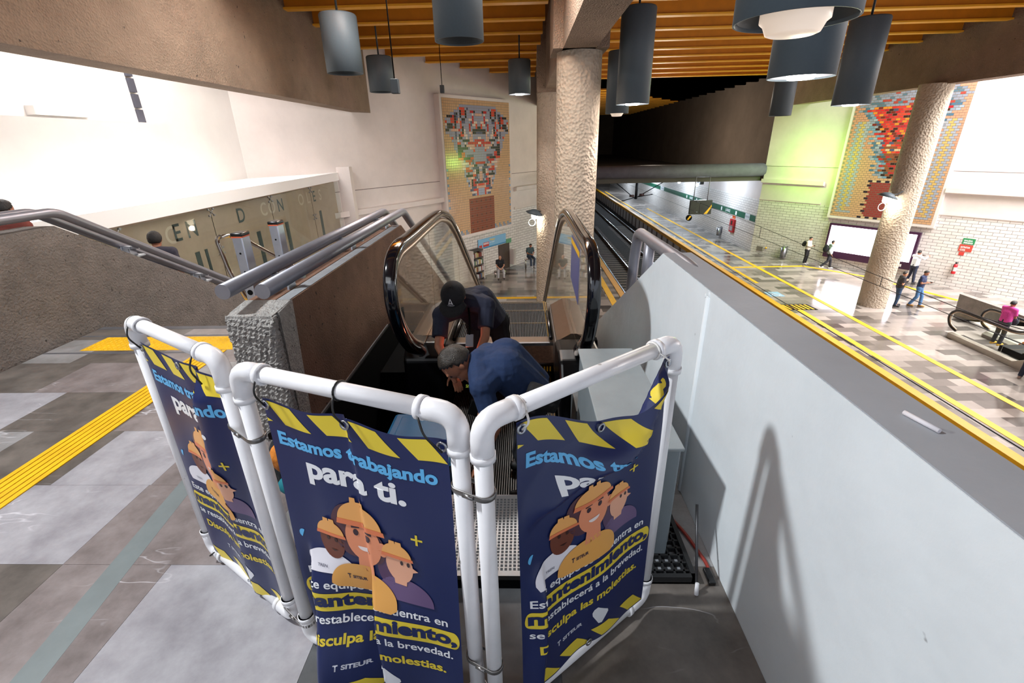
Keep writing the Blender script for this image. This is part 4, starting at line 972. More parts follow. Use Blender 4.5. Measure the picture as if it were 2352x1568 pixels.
for fc in b.bm.faces: fc.smooth = True
m_cap = mat('cap_black', '#17181c', .8, noise=(60, .2), bump=(120, .3)); b.use(m_cap)
rows = []
for j in range(5):
    t_ = j / 4; row = []
    for i in range(13):
        an = radians(-62 + 124 * i / 12); rr = .100 + t_ * .085 * cos(an * .9)
        p = c + u * (.032 - .030 * t_ - .012 * (abs(sin(an))) * t_) + f * rr * cos(an) * (1.02) + sd * rr * sin(an) * .80; row.append(b.bm.verts.new(p))
    rows.append(row)
for A, B in zip(rows, rows[1:]):
    for i in range(12): b._f([A[i], A[i + 1], B[i + 1], B[i]], smooth=True)
b.ball(c + u * .140, .010, 8)
cap_o = b.build('cap', m_cap, W1); so = cap_o.modifiers.new('s', 'SOLIDIFY'); so.thickness = .006
# white emblem and line of lettering on the cap front
b = MB(); m_wprint = mat('white_print', '#e6e6ea', .6)
def on_cap(px, py, off=.004):
    ang = px / .108; el = .35 + py / .11
    d = f * cos(el) * cos(ang) + sd * cos(el) * sin(ang) * .88 + u * sin(el); return c + u * .030 + d * (.110 + off)
def cap_poly(pts):
    b._f([b.bm.verts.new(on_cap(*p)) for p in pts])
b.use(m_wprint)
sg = 1 if (on_cap(.05, 0) - on_cap(-.05, 0)).dot(Vector((1, 0, 0))) > 0 else -1
for q in ([(-.020, 0), (-.013, 0), (.001, .040), (-.003, .044)], [(.020, 0), (.010, 0), (-.003, .044), (.003, .044)], [(-.010, .006), (.011, .006), (.009, .012), (-.008, .012)], [(-.022, -.004), (.022, -.004), (.021, -.001), (-.021, -.001)]): cap_poly([(x * sg, y) for x, y in q])
V, F = text_mesh('CAPERUZA', .013, .0004); mxv = max(v[0] for v in V); vs = [b.bm.verts.new(on_cap((x / mxv - .5) * .062 * sg, y - .019)) for x, y in V]
for q in F: b._f([vs[i] for i in q])
b.build('emblem', None, cap_o)
b = MB(); b.box((-.455, 3.30, .30), (-.395, 3.312, .40), rot=((-.42, 3.30, .4), radians(-35), 'X'), bev=.004); b.build('badge', mat('badge_grey', '#8d8f98', .4), W1)
b = MB(); b.tube(fillet([(-.45, 3.50, .60), (-.43, 3.40, .50), (-.425, 3.29, .40)], .03), 0, 6, flat=(.008, .002)); b.build('lanyard', m_blackm, W1)

J2 = dict(pel=(.02, 2.60, .33), chest=(-.12, 2.57, .50), neck=(-.30, 2.54, .53), head=(-.405, 2.52, .53), shL=(-.25, 2.36, .45), shR=(-.24, 2.71, .50), elL=(-.18, 2.28, .22), elR=(-.24, 2.66, .24), wrL=(-.27, 2.26, .02), wrR=(-.31, 2.44, .07),
          hipL=(.055, 2.51, .27), hipR=(.055, 2.67, .27), knL=(-.02, 2.44, -.06), knR=(-.02, 2.76, -.08), anL=(.08, 2.44, -.38), anR=(.08, 2.76, -.38), face=(-.42, -.22, -.88), up=(-.88, -.12, .42), palmL=(-1, 0, 0), palmR=(-1, 0, 0), toeL=(-.10, 2.44, -.42), toeR=(-.10, 2.76, -.42))
W2, _, hd2 = person('technician in navy polo bending down behind the barrier with greying hair', J2, dict(top='#182f55', legs='#15171d', shoes='#101010', hair_m=m_hair_g, hair_low=-.035, skin=m_skin, fat=1.03, top_name='polo_shirt'), vox=.0065, handc=.6)
b = MB(); b.box((.0, 2.34, .30), (.20, 2.46, .42), rot=((.1, 2.4, .36), radians(20), 'Y'), bev=.02); b.tube(fillet([(-.02, 2.36, .38), (.1, 2.30, .42), (.2, 2.36, .37)], .05), .012, 8); b.build('belt_pouch', mat('pouch_black', '#141416', .85, noise=(40, .3), bump=(60, .5)), W2)
b = MB(); b.box((-.33, 2.34, .27), (-.275, 2.35, .37), rot=((-.3, 2.34, .32), radians(20), 'Y'), bev=.004); b.build('badge', m_blackm, W2)
b = MB(); put_text(b, 'SITEUR', .03, (-.36, 2.455, .40), (.9, -.3, 0), (.1, .3, .8), mat('print_yellowgreen', '#a9b83a', .6)); b.build('chest_print', None, W2)

# ------------------------------------------------------------------ things around the open landing
m_cab = mat('cabinet_grey_steel', '#7c868b', 0.45, noise=(6, .08))
t = thing('control_cabinet', (.48, 2.0, 0), 'grey steel control cabinet standing behind the right barrier frame', 'cabinet')
b = MB(); b.box((.325, 1.56, .03), (.625, 2.52, .60), bev=.006); b.build('cabinet_body', m_cab, t)
b = MB(); b.box((.315, 1.545, .60), (.635, 2.53, .615), bev=.004); b.build('lid', mat('cabinet_lid_grey', '#8d9598', .5, noise=(5, .08), speck=(14, .72, '#6d7478')), t)
b = MB(); b.box((.625, 1.60, .06), (.642, 2.48, .58), bev=.004); d_ = b.build('door', m_cab, t)
b = MB(); b.cyl((.642, 1.66, .33), (.655, 1.66, .33), .014, n=12); b.build('door_lock', m_clamp, d_)
b = MB(); b.box((.34, 1.545, .33), (.42, 1.556, .45)); b.build('warning_sticker', mat('sticker_yellow', '#d9b423', .5), t)
t = thing('junction_box', (.20, 2.85, -.2), 'small grey junction box with a latch beside the open pit', 'box')
b = MB(); b.box((.335, 2.66, -.25), (.56, 2.98, .10), bev=.006); b.build('box_body', mat('junction_grey', '#5d6264', .5), t)
b = MB(); b.tube(fillet([(.38, 2.655, .0), (.38, 2.63, .0), (.38, 2.63, -.09), (.38, 2.655, -.09)], .01), .005, 8); b.cyl((.40, 2.655, .03), (.40, 2.63, .03), .018, n=12); b.build('latch', m_clamp, t)
o = MB(); o.tube(fillet([(.45, 2.9, .118), (.46, 2.72, .17), (.50, 2.60, .12), (.49, 2.58, -.20), (.44, 2.60, -.35)], .08), .012, 8); tag(o.build('power_cable', m_blackm), 'black cable looping over the small grey junction box', 'cable')
# lifted landing plates lying on the floor
m_grate = mat('grate_black', '#17181a', .6); m_perf = mat('plate_silver', '#a3a4a5', .35, .7, noise=(9, .1)); m_mesh_lt = mat('grate_light', '#b9bcc2', .4, .4)
def grate(x0, y0, x1, y1, label, nx, ny, diag=False):
    t = thing('floor_grate', ((x0 + x1) / 2, (y0 + y1) / 2, 0), label, 'grate', 'grates lying on the floor')
    b = MB(); b.box((x0, y0, .004), (x1, y1, .012)); b.build('base_plate', mat('grate_base', '#8f949b', .5), t)
    b = MB()
    for a_, c_ in (((x0, y0), (x1, y0 + .02)), ((x0, y1 - .02), (x1, y1)), ((x0, y0), (x0 + .02, y1)), ((x1 - .02, y0), (x1, y1))): b.box((*a_, .004), (*c_, .042))
    b.build('frame', m_grate, t)
    b = MB()
    if not diag:
        for i in range(1, nx): x = x0 + (x1 - x0) * i / nx; b.box((x - .004, y0 + .02, .012), (x + .004, y1 - .02, .036))
        for i in range(1, ny): y = y0 + (y1 - y0) * i / ny; b.box((x0 + .02, y - .004, .012), (x1 - .02, y + .004, .036))
    else:
        Wd, Hd = x1 - x0 - .04, y1 - y0 - .04
        for sgn in (1, -1):
            nn_ = int((Wd + Hd) / .042)
            for i in range(1, nn_):
                q = i * .042; a_ = (max(0, q - Hd), min(q, Hd)); c_ = (min(q, Wd), max(0, q - Wd))
                pa = (x0 + .02 + a_[0], y0 + .02 + a_[1]); pc = (x0 + .02 + c_[0], y0 + .02 + c_[1])
                if sgn < 0: pa = (x0 + x1 - pa[0], pa[1]); pc = (x0 + x1 - pc[0], pc[1])
                b.tube([(*pa, .024), (*pc, .024)], 0, 4, flat=(.004, .010))
    b.build('mesh_bars', m_grate, t); return t
grate(-1.08, 1.36, -.62, 1.72, 'black diamond-mesh grate lying behind the middle barrier frame', 9, 9, True)
grate(.30, 1.43, .72, 1.80, 'black square-mesh grate lying at the foot of the control cabinet', 10, 9)
t = thing('landing_plate', (-.15, 1.7, 0), 'perforated silver landing plate lying on the floor between two barrier frames', 'plate')
b = MB(); b.box((-.58, 1.42, .003), (.26, 1.92, .05), bev=.004); b.build('plate_body', m_perf, t)
b = MB()
for i in range(44):
    for j in range(24): x, y = -.565 + i * .0187, 1.455 + j * .0185; b.prism([(x, y, .0505), (x + .011, y, .0505), (x + .011, y + .011, .0505), (x, y + .011, .0505)], (0, 0, .0008))
b.build('perforation_pattern', mat('perf_dark', '#3b3d40', .7), t)
b = MB(); b.box((-.59, 1.405, .0), (.27, 1.425, .052)); b.build('edge_strip', m_blackm, t)
# blue bin, backpack, rod
t = thing('plastic_bin', (-.52, 2.45, -.46), 'blue plastic lidded bin standing in the pit left of the bending technician', 'bin')
m_bin = mat('bin_blue', '#0a4768', .45, noise=(5, .1))
b = MB(); b.box((-.86, 2.16, -.45), (-.44, 2.66, .04), bev=.03); b.build('bin_body', m_bin, t)
b = MB(); b.box((-.88, 2.14, .04), (-.42, 2.68, .085), bev=.025); b.box((-.82, 2.20, .085), (-.48, 2.62, .095), bev=.008); b.build('lid', m_bin, t)
t = thing('backpack', (-1.22, 1.98, 0), 'orange, teal and black backpack on the floor behind the barrier', 'backpack')
b = MB(); b.ball((-1.22, 2.0, .21), .17, 16, (.85, .62, 1.2)); remeshed(b, 'bag_body', .012, mat('bag_dark', '#1d2226', .85, noise=(20, .3), bump=(40, .5)), t, 3)
b = MB(); b.ball((-1.19, 1.90, .31), .105, 16, (1.0, .55, .95)); remeshed(b, 'front_pocket', .010, mat('bag_orange', '#d9822b', .75, noise=(14, .2), bump=(20, .5)), t, 2)
b = MB(); b.ball((-1.19, 1.90, .14), .10, 14, (1.0, .6, .6)); remeshed(b, 'lower_pocket', .010, mat('bag_teal', '#15808f', .75, noise=(14, .2)), t, 2)
b = MB(); b.tube(fillet([(-1.10, 1.93, .42), (-1.16, 1.88, .47), (-1.26, 1.9, .46), (-1.3, 1.96, .38)], .05), 0, 8, flat=(.014, .004)); b.build('carry_handle', m_blackm, t)
b = MB(); b.lathe([(.026, 0), (.026, .002), (.0005, .003)], (-1.14, 1.842, .325), 16, axis=(.3, -1, .1)); b.build('badge', m_wprint, t)
t = thing('metal_rod', (.70, 1.39, 0), 'thin metal rod with a pale tip leaning by the white parapet', 'rod')
b = MB(); b.cyl((.705, 1.385, .012), (.735, 1.58, .30), .006, n=8); b.build('shaft', mat('rod_dark', '#4d4d50', .4, .7), t)
b = MB(); b.cyl((.703, 1.378, .004), (.707, 1.395, .05), .009, .008, n=8); b.build('tip', m_wprint, t)
o = MB(); o.tube(fillet([(.66, 1.95, .012), (.76, 1.70, .012), (.80, 1.52, .012), (.79, 1.46, .012)], .05), .008, 8); tag(o.build('loose_cable', mat('cable_red', '#8d2b20', .5)), 'dark red cable end on the floor along the white parapet', 'cable')
o = MB(); o.box((.77, 1.42, .003), (.80, 1.50, .022), bev=.004); tag(o.build('cable_plug', m_black), 'small black plug lying at the foot of the white parapet', 'plug')
o = MB(); o.cyl((.935, .905, 1.131), (.915, .985, 1.131), .006, n=8); tag(o.build('paper_straw', mat('straw_white', '#d6d3d8', .7)), 'small white straw lying on top of the grey parapet', 'litter')

# ------------------------------------------------------------------ people on the platforms
person('person in cream hoodie with black trousers looking at a phone by the tiled wall', standing(17.25, 28.55, ZL, 215, 1.66, **ARM_PHONE), dict(top='#cfc3b0', legs='#17171a', shoes='#dedede', sleeve='long', skin=m_skin2, top_name='hoodie'))
backpack(17.25, 28.55, ZL + 1.22, 215, 'black backpack worn by the person in the cream hoodie', sc=.85)
phone(17.25, 28.55, ZL + 1.19, 215, 'phone in the hands of the person in the cream hoodie')
person('person in pale jacket walking past the lit advertising screen with a big black backpack', standing(17.85, 27.35, ZL, 260, 1.66, elR=(.2, -.12, 1.14), wrR=(.2, .02, .92), knL=(-.1, .18, .52), anL=(-.1, .22, .08), knR=(.1, -.05, .5), anR=(.1, -.38, .16)), dict(top='#b9c4c6', legs='#23242c', shoes='#e6e6e6', sleeve='long', skin=m_skin2, top_name='jacket'))
backpack(17.85, 27.35, ZL + 1.2, 260, 'large black backpack on the person walking by the lit screen', sc=1.15)
person('person in white shirt and navy trousers holding up a phone near the screen', standing(20.3, 24.2, ZL, 285, 1.72, elR=(.22, .22, 1.30), wrR=(.18, .48, 1.40), elL=(-.2, .2, 1.28), wrL=(-.1, .44, 1.38), knL=(-.14, .10, .5), anL=(-.16, -.02, .08), anR=(.14, .05, .08)), dict(top='#e3e8f0', legs='#272d42', shoes='#2a2a2e', sleeve='long', skin=m_skin, top_name='dress_shirt'))
phone(20.42, 24.25, ZL + 1.44, 285, 'phone raised by the person in the white shirt')
person('person in dark padded vest and jeans standing right of the near column', standing(16.98, 20.65, ZL, 250, 1.60, elR=(.24, .0, 1.12), wrR=(.08, .14, 1.28), elL=(-.24, -.02, 1.1), knL=(-.1, .06, .5), anL=(-.12, .08, .08)), dict(top='#2a2528', legs='#2b3f58', shoes='#22232a', skin=m_skin2, fat=1.12, top_name='vest'))
person('person in navy T-shirt, blue jeans and tan boots looking at a phone', standing(17.80, 20.55, ZL, 215, 1.66, **{**ARM_PHONE, 'anL': (-.12, .16, .08), 'knL': (-.11, .14, .5), 'anR': (.1, -.18, .08)}), dict(top='#28304f', legs='#4f76a0', shoes='#a97d3d', skin=m_skin))
phone(17.80, 20.55, ZL + 1.19, 215, 'phone in the hands of the person in the navy T-shirt')
person('person in pink T-shirt riding the distant escalator', standing(17.15, 15.9, ZL + .12, 280, 1.66, elL=(-.2, .08, 1.12), wrL=(-.06, .28, 1.12), elR=(.2, .08, 1.12), wrR=(.08, .28, 1.1)), dict(top='#d9489a', legs='#33333a', shoes='#d9a62a', skin=m_skin))
tag(MB().build('handbag', m_blackm), 'x', 'bag') if False else None
t = thing('shoulder_bag', (17.4, 15.9, ZL + .9), 'dark shoulder bag carried by the person in pink', 'bag')
b = MB(); b.ball((17.55, 15.98, ZL + 1.0), .17, 12, (.6, .9, 1.0)); remeshed(b, 'bag_body', .014, mat('bag_slate', '#3a3c46', .8), t, 2)
b = MB(); b.tube(fillet([(17.53, 15.83, ZL + 1.1), (17.2, 15.78, ZL + 1.45), (17.1, 16.02, ZL + 1.42), (17.48, 16.11, ZL + 1.1)], .1), .012, 6); b.build('strap', m_blackm, t)
person('person in orange-brown top and dark jeans at the far right edge of the photo', standing(15.85, 13.45, ZL, 300, 1.62, elL=(-.30, .10, 1.2), wrL=(-.42, .22, 1.1)), dict(top='#b06f2c', legs='#22283a', shoes='#8c7266', skin=m_skin2, sleeve='long', top_name='sweater'))
# seated pair by the left platform wall
def seated(x, y, z, hd, H=1.66, seat=.45, **over):
    o_ = dict(pel=(0, -.02, seat + .12), chest=(0, .04, seat + .42), neck=(0, .08, seat + .60), head=(0, .13, seat + .74), shL=(-.18, .06, seat + .55), shR=(.18, .06, seat + .55), elL=(-.22, .14, seat + .28), elR=(.22, .14, seat + .28), wrL=(-.08, .36, seat + .18), wrR=(.08, .36, seat + .18),
              hipL=(-.09, 0, seat + .07), hipR=(.09, 0, seat + .07), knL=(-.15, .42, seat + .05), knR=(.15, .42, seat + .05), anL=(-.17, .42, .08), anR=(.17, .46, .08)); o_.update(over); return standing(x, y, z, hd, H, **o_)
person('bald person in black polo and grey trousers sitting by the book shelf', seated(-1.40, 26.45, ZL, 190, 1.70), dict(top='#1c1a1e', legs='#a9a7a8', shoes='#2b2724', hair=None, skin=m_skin2, top_name='polo_shirt'))
person('person in green T-shirt and dark jeans sitting with a phone beside the column', seated(.35, 28.35, ZL, 205, 1.70, seat=.72, wrL=(-.05, .34, .98), wrR=(.07, .34, .98), anL=(-.1, .40, .28), anR=(.12, .46, .28), knL=(-.12, .42, .72), knR=(.12, .42, .72), face=(0, 1, -.6), up=(0, .5, 1)), dict(top='#3f5357', legs='#333d4e', shoes='#c9c9cc', skin=m_skin))
backpack(.35, 28.42, ZL + 1.05, 205, 'black backpack worn by the seated person in green', sc=.8)
def bench(x, y, hd, h, label):
    t = thing('leaning_bench', (x, y, ZL), label, 'bench', 'platform seats'); a = radians(hd); r = Vector((cos(a), sin(a), 0)); c = Vector((x, y, ZL))
    b = MB(); b.tube([c - r * .35 + Vector((0, 0, h)), c + r * .35 + Vector((0, 0, h))], .055, 14); b.build('seat', m_chrome, t)
    for q in (-.28, .28): b = MB(); b.cyl(c + r * q, c + r * q + Vector((0, 0, h)), .035, n=12); b.cyl(c + r * q, c + r * q + Vector((0, 0, .015)), .09, n=16); b.build('leg', m_chrome, t)
bench(-1.42, 26.55, 10, .33, 'steel seat under the bald person in the black polo'); bench(.36, 28.42, 25, .60, 'tall steel seat under the person in the green T-shirt')
# people on the outer flight beyond the left parapet
def on_flight(x, y): return -(y - 4.58) * sl
person('person with dark tied hair in navy top going down behind the left parapet', standing(-5.20, 6.45, on_flight(-5.1, 6.40) + .08, 20, 1.66), dict(top='#3a3742', legs='#2b2c33', shoes='#1c1c1c', skin=m_skin, hair_low=-.05))
person('person at the left edge of the photo seen above the parapet rail', standing(-6.15, 5.50, on_flight(0, 5.5) + .07, 10, 1.70), dict(top='#7a3a30', legs='#2b2c33', shoes='#1c1c1c', skin=m_skin))
person('person of whom only dark hair shows above the left parapet', standing(-6.2, 5.95, on_flight(0, 5.95) - .04, 10, 1.66), dict(top='#55565e', legs='#2b2c33', shoes='#1c1c1c', skin=m_skin))
W3, _, hd3 = person('distant person in a white cap going down beyond the left parapet', standing(-6.3, 10.2, on_flight(0, 10.2) + .1, 10, 1.66), dict(top='#9a3b35', legs='#2b2c33', shoes='#1c1c1c', skin=m_skin, hair=None))
c, f, u, sd, Rh = hd3
b = MB(); g = bmesh.ops.create_uvsphere(b.bm, u_segments=20, v_segments=12, radius=.112, matrix=Matrix.Translation(c + u * .03) @ Rh.to_4x4()); bmesh.ops.delete(b.bm, geom=[v for v in g['verts'] if (v.co - c).dot(u) < .02], context='VERTS'); b.build('cap', m_wprint, W3)

# ------------------------------------------------------------------ murals
def mural(A, dirv, n, width, z0, z1, nx, ny, cellfn, label, dep, frame_c):
    A = Vector((*A, 0)); d = Vector((*dirv, 0)).normalized(); n = Vector((*n, 0)).normalized()
    t = thing('mosaic_mural', (A.x + d.x * width / 2, A.y + d.y * width / 2, z0), label, 'mural', 'mosaic murals'); fr = .14
    b = MB(); p0 = A - d * fr
    b.prism([p0 + Vector((0, 0, z0 - fr)), p0 + d * (width + 2 * fr) + Vector((0, 0, z0 - fr)), p0 + d * (width + 2 * fr) + n * dep + Vector((0, 0, z0 - fr)), p0 + n * dep + Vector((0, 0, z0 - fr))], (0, 0, z1 - z0 + 2 * fr)); b.build('frame', frame_c, t)
    b = MB(); o_ = A + n * (dep + .006); gx, gy = width / nx, (z1 - z0) / ny; g = .008
    b.use(mat('mural_grout', '#8d7d6c', .8)); b.poly([o_ + Vector((0, 0, z0)), o_ + d * width + Vector((0, 0, z0)), o_ + d * width + Vector((0, 0, z1)), o_ + Vector((0, 0, z1))])
    o_ += n * .006
    for i in range(nx):
        for j in range(ny):
            c_ = cellfn(i, j); b.use(mat('mosaic_' + c_.strip('#'), c_, .16, noise=None)); off = (.5 * gx if (j % 2 and nx < 40) else 0)
            x0 = min(i * gx + off, width); x1 = min(x0 + gx, width)
            if x1 - x0 < .02: continue
            b.poly([o_ + d * (x0 + g) + Vector((0, 0, z0 + j * gy + g)), o_ + d * (x1 - g) + Vector((0, 0, z0 + j * gy + g)), o_ + d * (x1 - g) + Vector((0, 0, z0 + (j + 1) * gy - g)), o_ + d * (x0 + g) + Vector((0, 0, z0 + (j + 1) * gy - g))])
    b.build('mosaic_tiles', None, t); return t
rng = random.Random(11)
NX, NY = 40, 54
canvas = [['#d3ab82' if rng.random() < .8 else '#cda57c' for _ in range(NY)] for _ in range(NX)]
def half(j):     # half width of the figure at row j (fraction of rows from below)
    v = j / NY
    if v < .28: return 0
    if v < .75: return 5.5 + (v - .28) / .47 * 11.5
    if v < .86: return 19
    return 19 - (v - .86) / .12 * 12
cxm = 20
for j in range(NY):
    h = half(j)
    for i in range(cxm, NX):
        if abs(i + .5 - cxm) < h and j < NY - 2: canvas[i][j] = canvas[2 * cxm - 1 - i][j] = '#9da0b2' if j > 22 else '#a5b2c9'
# mirrored rectangles: (column from centre, row, w, h, colour)
pal = ['#333c3d', '#c42a33', '#e3cfc0', '#565d78', '#d94a36', '#2b2b30', '#dcae98']
for _ in range(170):
    j = rng.randint(16, NY - 4); h = half(j); 
    if h < 2: continue
    i = rng.randint(0, max(1, int(h) - 1)); w_, hh = rng.choice([(3, 1), (1, 3), (2, 1), (1, 2), (2, 2), (1, 1), (4, 1)]); c_ = rng.choice(pal)
    for a_ in range(w_):
        for q in range(hh):
            ii, jj = i + a_, j + q
            if jj < NY - 3 and ii + .5 < half(jj): canvas[min(NX - 1, cxm + ii)][jj] = c_; canvas[max(0, cxm - 1 - ii)][jj] = c_
for j in range(0, 15):
    for i in range(12, 28): canvas[i][j] = '#8e4630' if not (i % 3 == 1 and j % 3 == 1) else '#6b3a2c'
for j in range(0, 30, 3): canvas[0][j] = canvas[NX - 1][j] = '#7d99b0'
for i in list(range(0, 12, 3)) + list(range(28, NX, 3)): canvas[i][1] = '#7d99b0'; canvas[i][0] = canvas[min(i + 1, NX - 1)][0] = '#9aa2b2'
dL = Vector((Lc[0] - Le[0], Lc[1] - Le[1])).normalized(); nL = Vector((dL.y, -dL.x))
mural((-4.08, 24.44), dL, nL, 5.26, -2.78, 3.74, NX, NY, lambda i, j: canvas[i][j], 'tall tan mosaic mural with a grey and red stepped figure above the left platform', .36, m_plaster)
# right mural
RX, RY = 24, 58
can2 = [['#c98f72' if j > RY * .55 else '#c79c74' for j in range(RY)] for _ in range(RX)]
def half2(j):
    v = j / RY
    if v < .32: return 0
    if v < .44: return 4.0 + (v - .32) * 6
    if v < .62: return 5.0 + (v - .44) * 8
    return 6.5 + (v - .62) / .30 * 5.0 - (max(0, v - .92) / .08) * 6
for j in range(RY):
    h = half2(j) + rng.choice([-.6, 0, .6])
    if half2(j) <= 0: continue
    for i in range(RX):
        dx = abs(i + .5 - RX / 2)
        if dx < h:
            v = j / RY
            if dx > h - 2.0 or v > .86: c_ = rng.choice(['#6f93a8', '#8b93a0', '#4d6f84', '#9aa5ae', '#8b93a0']) if v < .86 else rng.choice(['#8b909c', '#8b909c', '#7d8794', '#8b909c', '#a5433a', '#56707c'])
            elif v > .60: c_ = rng.choice(['#c9302b', '#d9452f', '#e0862a', '#7a2a1e', '#3f2019', '#b3232d', '#d13a30', '#4a4c66'])
            elif v > .50: c_ = rng.choice(['#c9302b', '#e0962a', '#7a3a1e', '#4b5170', '#8d4a2a', '#d0b48c', '#d8512f'])
            else: c_ = rng.choice(['#7a3d22', '#4a2a1c', '#8d4a2a', '#43565a', '#93502d', '#2f2320', '#b3302d'])
            can2[i][j] = c_
for j in range(0, 17):
    for i in range(8, 16): can2[i][j] = '#8e3a35'
    if (j // 1) % 3 < 1: can2[7][j] = '#33242c'; can2[16][j] = '#33242c'
for i in range(7, 17): can2[i][17] = can2[i][0] = '#2b2530' if i % 2 else '#cdb389'
for j in range(3, 44): can2[1][j] = can2[RX - 2][j] = '#9ba0a8'; can2[3][j] = can2[RX - 4][j] = '#a3a6ab' if j > 4 else can2[3][j]; can2[2][j] = can2[RX - 3][j] = '#c6a866'
for i in range(1, 5): can2[i][2] = can2[RX - 1 - i][2] = '#9ba0a8'
dR = Vector((Re[0] - Rc[0], Re[1] - Rc[1])).normalized(); nR = Vector((-dR.y, dR.x)); nR = nR if nR.y < 0 else -nR
mural((18.12, 28.50), dR, nR, 4.75, -2.55, 3.95, RX, RY, lambda i, j: can2[i][j], 'tall mosaic mural with an orange and red figure behind the right column', .16, m_plaster)

# ------------------------------------------------------------------ fittings on the right wall (local frame along the oblique wall)
def on_r(s_, z, out=0.0): p = Vector(Rc) + dR * s_ + nR * out; return Vector((p.x, p.y, z))
def on_l(s_, z, out=0.0): p = Vector(Lc) - dL * s_ + nL * out; return Vector((p.x, p.y, z))
def wbox(b, fn, s0, s1, z0, z1, o0, o1):
    b.prism([fn(s0, z0, o0), fn(s1, z0, o0), fn(s1, z0, o1), fn(s0, z0, o1)], (0, 0, z1 - z0))
def sR(x): return (x - Rc[0]) / dR.x
def sL(x): return (Lc[0] - x) / dL.x
t = thing('advertising_screen', on_r(sR(19.4), -4.9), 'wide lit white advertising screen with a dark purple frame behind the right column', 'screen')
s0, s1 = sR(18.20), sR(20.70)
b = MB(); wbox(b, on_r, s0, s1, -4.95, -2.98, .002, .20); b.build('casing', mat('screen_frame', '#3b1738', .4), t)
b = MB(); wbox(b, on_r, s0 + .12, s1 - .12, -4.55, -3.10, .20, .21); b.build('lit_panel', mat('screen_white', '#ffffff', .4, emit=('#fdf4ff', 7)), t)
b = MB(); wbox(b, on_r, s0 + 2.6, s0 + 2.9, -4.84, -4.68, .20, .208); wbox(b, on_r, s1 - .7, s1 - .4, -4.84, -4.70, .20, .208); b.build('maker_plate', m_wprint, t)
def plaque(s_, z0, z1, w_, col, label, txt=None, cat='sign', name='wall_sign', tcol=None):
    t = thing(name, on_r(s_, z0), label, cat); b = MB(); wbox(b, on_r, s_, s_ + w_, z0, z1, .002, .02); b.build('sign_plate', mat('sign_' + col.strip('#'), col, .4), t)
    if txt:
        b = MB(); hh = z1 - z0
        for k, (tx, fr, wf) in enumerate(txt): put_text(b, tx, hh * .34, on_r(s_ + w_ * .12, z0 + hh * fr, .024), Vector((*dR, 0)), (0, 0, 1), mat('sign_text_white', tcol or '#eef2ee', .5), .004, 0, w_ * wf)
        b.build('lettering', None, t)
plaque(sR(21.65), -3.30, -3.02, .46, '#2f8a55', 'green safety sign on the white tiled wall at the right', [('SALIDA', .5, .7), ('EMERGENCIA', .12, .76)])
plaque(sR(21.62), -3.66, -3.33, .50, '#c4493a', 'red safety sign right under the green one', [('EXTINTOR', .5, .7), ('CO2', .12, .4)])
plaque(sR(21.66), -3.86, -3.69, .20, '#c94038', 'small red square sign under the two larger safety signs')
t = thing('fire_extinguisher', on_r(sR(21.70), -4.7), 'red fire extinguisher hanging on the right tiled wall', 'fire extinguisher'); c_ = on_r(sR(21.70), -4.78, .12)
b = MB(); b.lathe([(.001, 0), (.085, .0), (.09, .02), (.09, .42), (.06, .48), (.03, .50)], c_, 20); b.build('cylinder', mat('extinguisher_red', '#c8202a', .3), t)
b = MB(); b.cyl(c_ + Vector((0, 0, .49)), c_ + Vector((0, 0, .56)), .03, n=10); b.box(tuple(c_ + Vector((-.03, -.08, .55))), tuple(c_ + Vector((.03, .05, .58)))); b.build('valve', m_black, t)
b = MB(); b.tube(fillet([c_ + Vector((0, 0, .54)), c_ + Vector((-.13, -.04, .5)), c_ + Vector((-.12, -.05, .15))], .06), .012, 8); b.build('hose', m_black, t)
b = MB(); b.lathe([(.092, .14), (.092, .34)], c_, 20); b.build('paper_label', mat('ext_label', '#d8c3bd', .6), t)
def bin_(fn, s_, z, label, grp='wall bins'):
    t = thing('wall_bin', fn(s_, z), label, 'bin', grp); c_ = fn(s_, z, .20)
    b = MB(); b.lathe([(.001, 0), (.16, 0), (.17, .02), (.17, .62), (.165, .62), (.16, .05)], c_, 20); b.build('bin_body', m_steel, t)
    b = MB(); wbox(b, fn, s_ - .14, s_ - .10, z + .2, z + .68, .002, .06); wbox(b, fn, s_ + .10, s_ + .14, z + .2, z + .68, .002, .06); b.build('wall_bracket', m_steel, t)
bin_(on_r, sR(16.88), -5.40, 'steel litter bin on the green-lit tiled wall')
tun = lambda s_, z, out=0.0: Vector((Rc[0] - out, Rc[1] + s_, z))
bin_(tun, 5.2, -5.33, 'steel litter bin on the tunnel wall beside the red hose cabinet')
o = MB(); wbox(o, on_r, sR(15.80), sR(16.02), -5.33, -5.02, .002, .03); tag(o.build('access_panel', mat('panel_brownish', '#7d756a', .6)), 'small grey-brown access panel low on the green-lit wall', 'panel')
o = MB(); o.ball(on_r(sR(16.16), -5.05, .05), .06, 10); o.cyl(on_r(sR(16.16), -5.05, 0), on_r(sR(16.16), -5.05, .05), .02, n=8); tag(o.build('yellow_valve', m_yellow), 'small yellow valve knob beside the low access panel', 'valve')
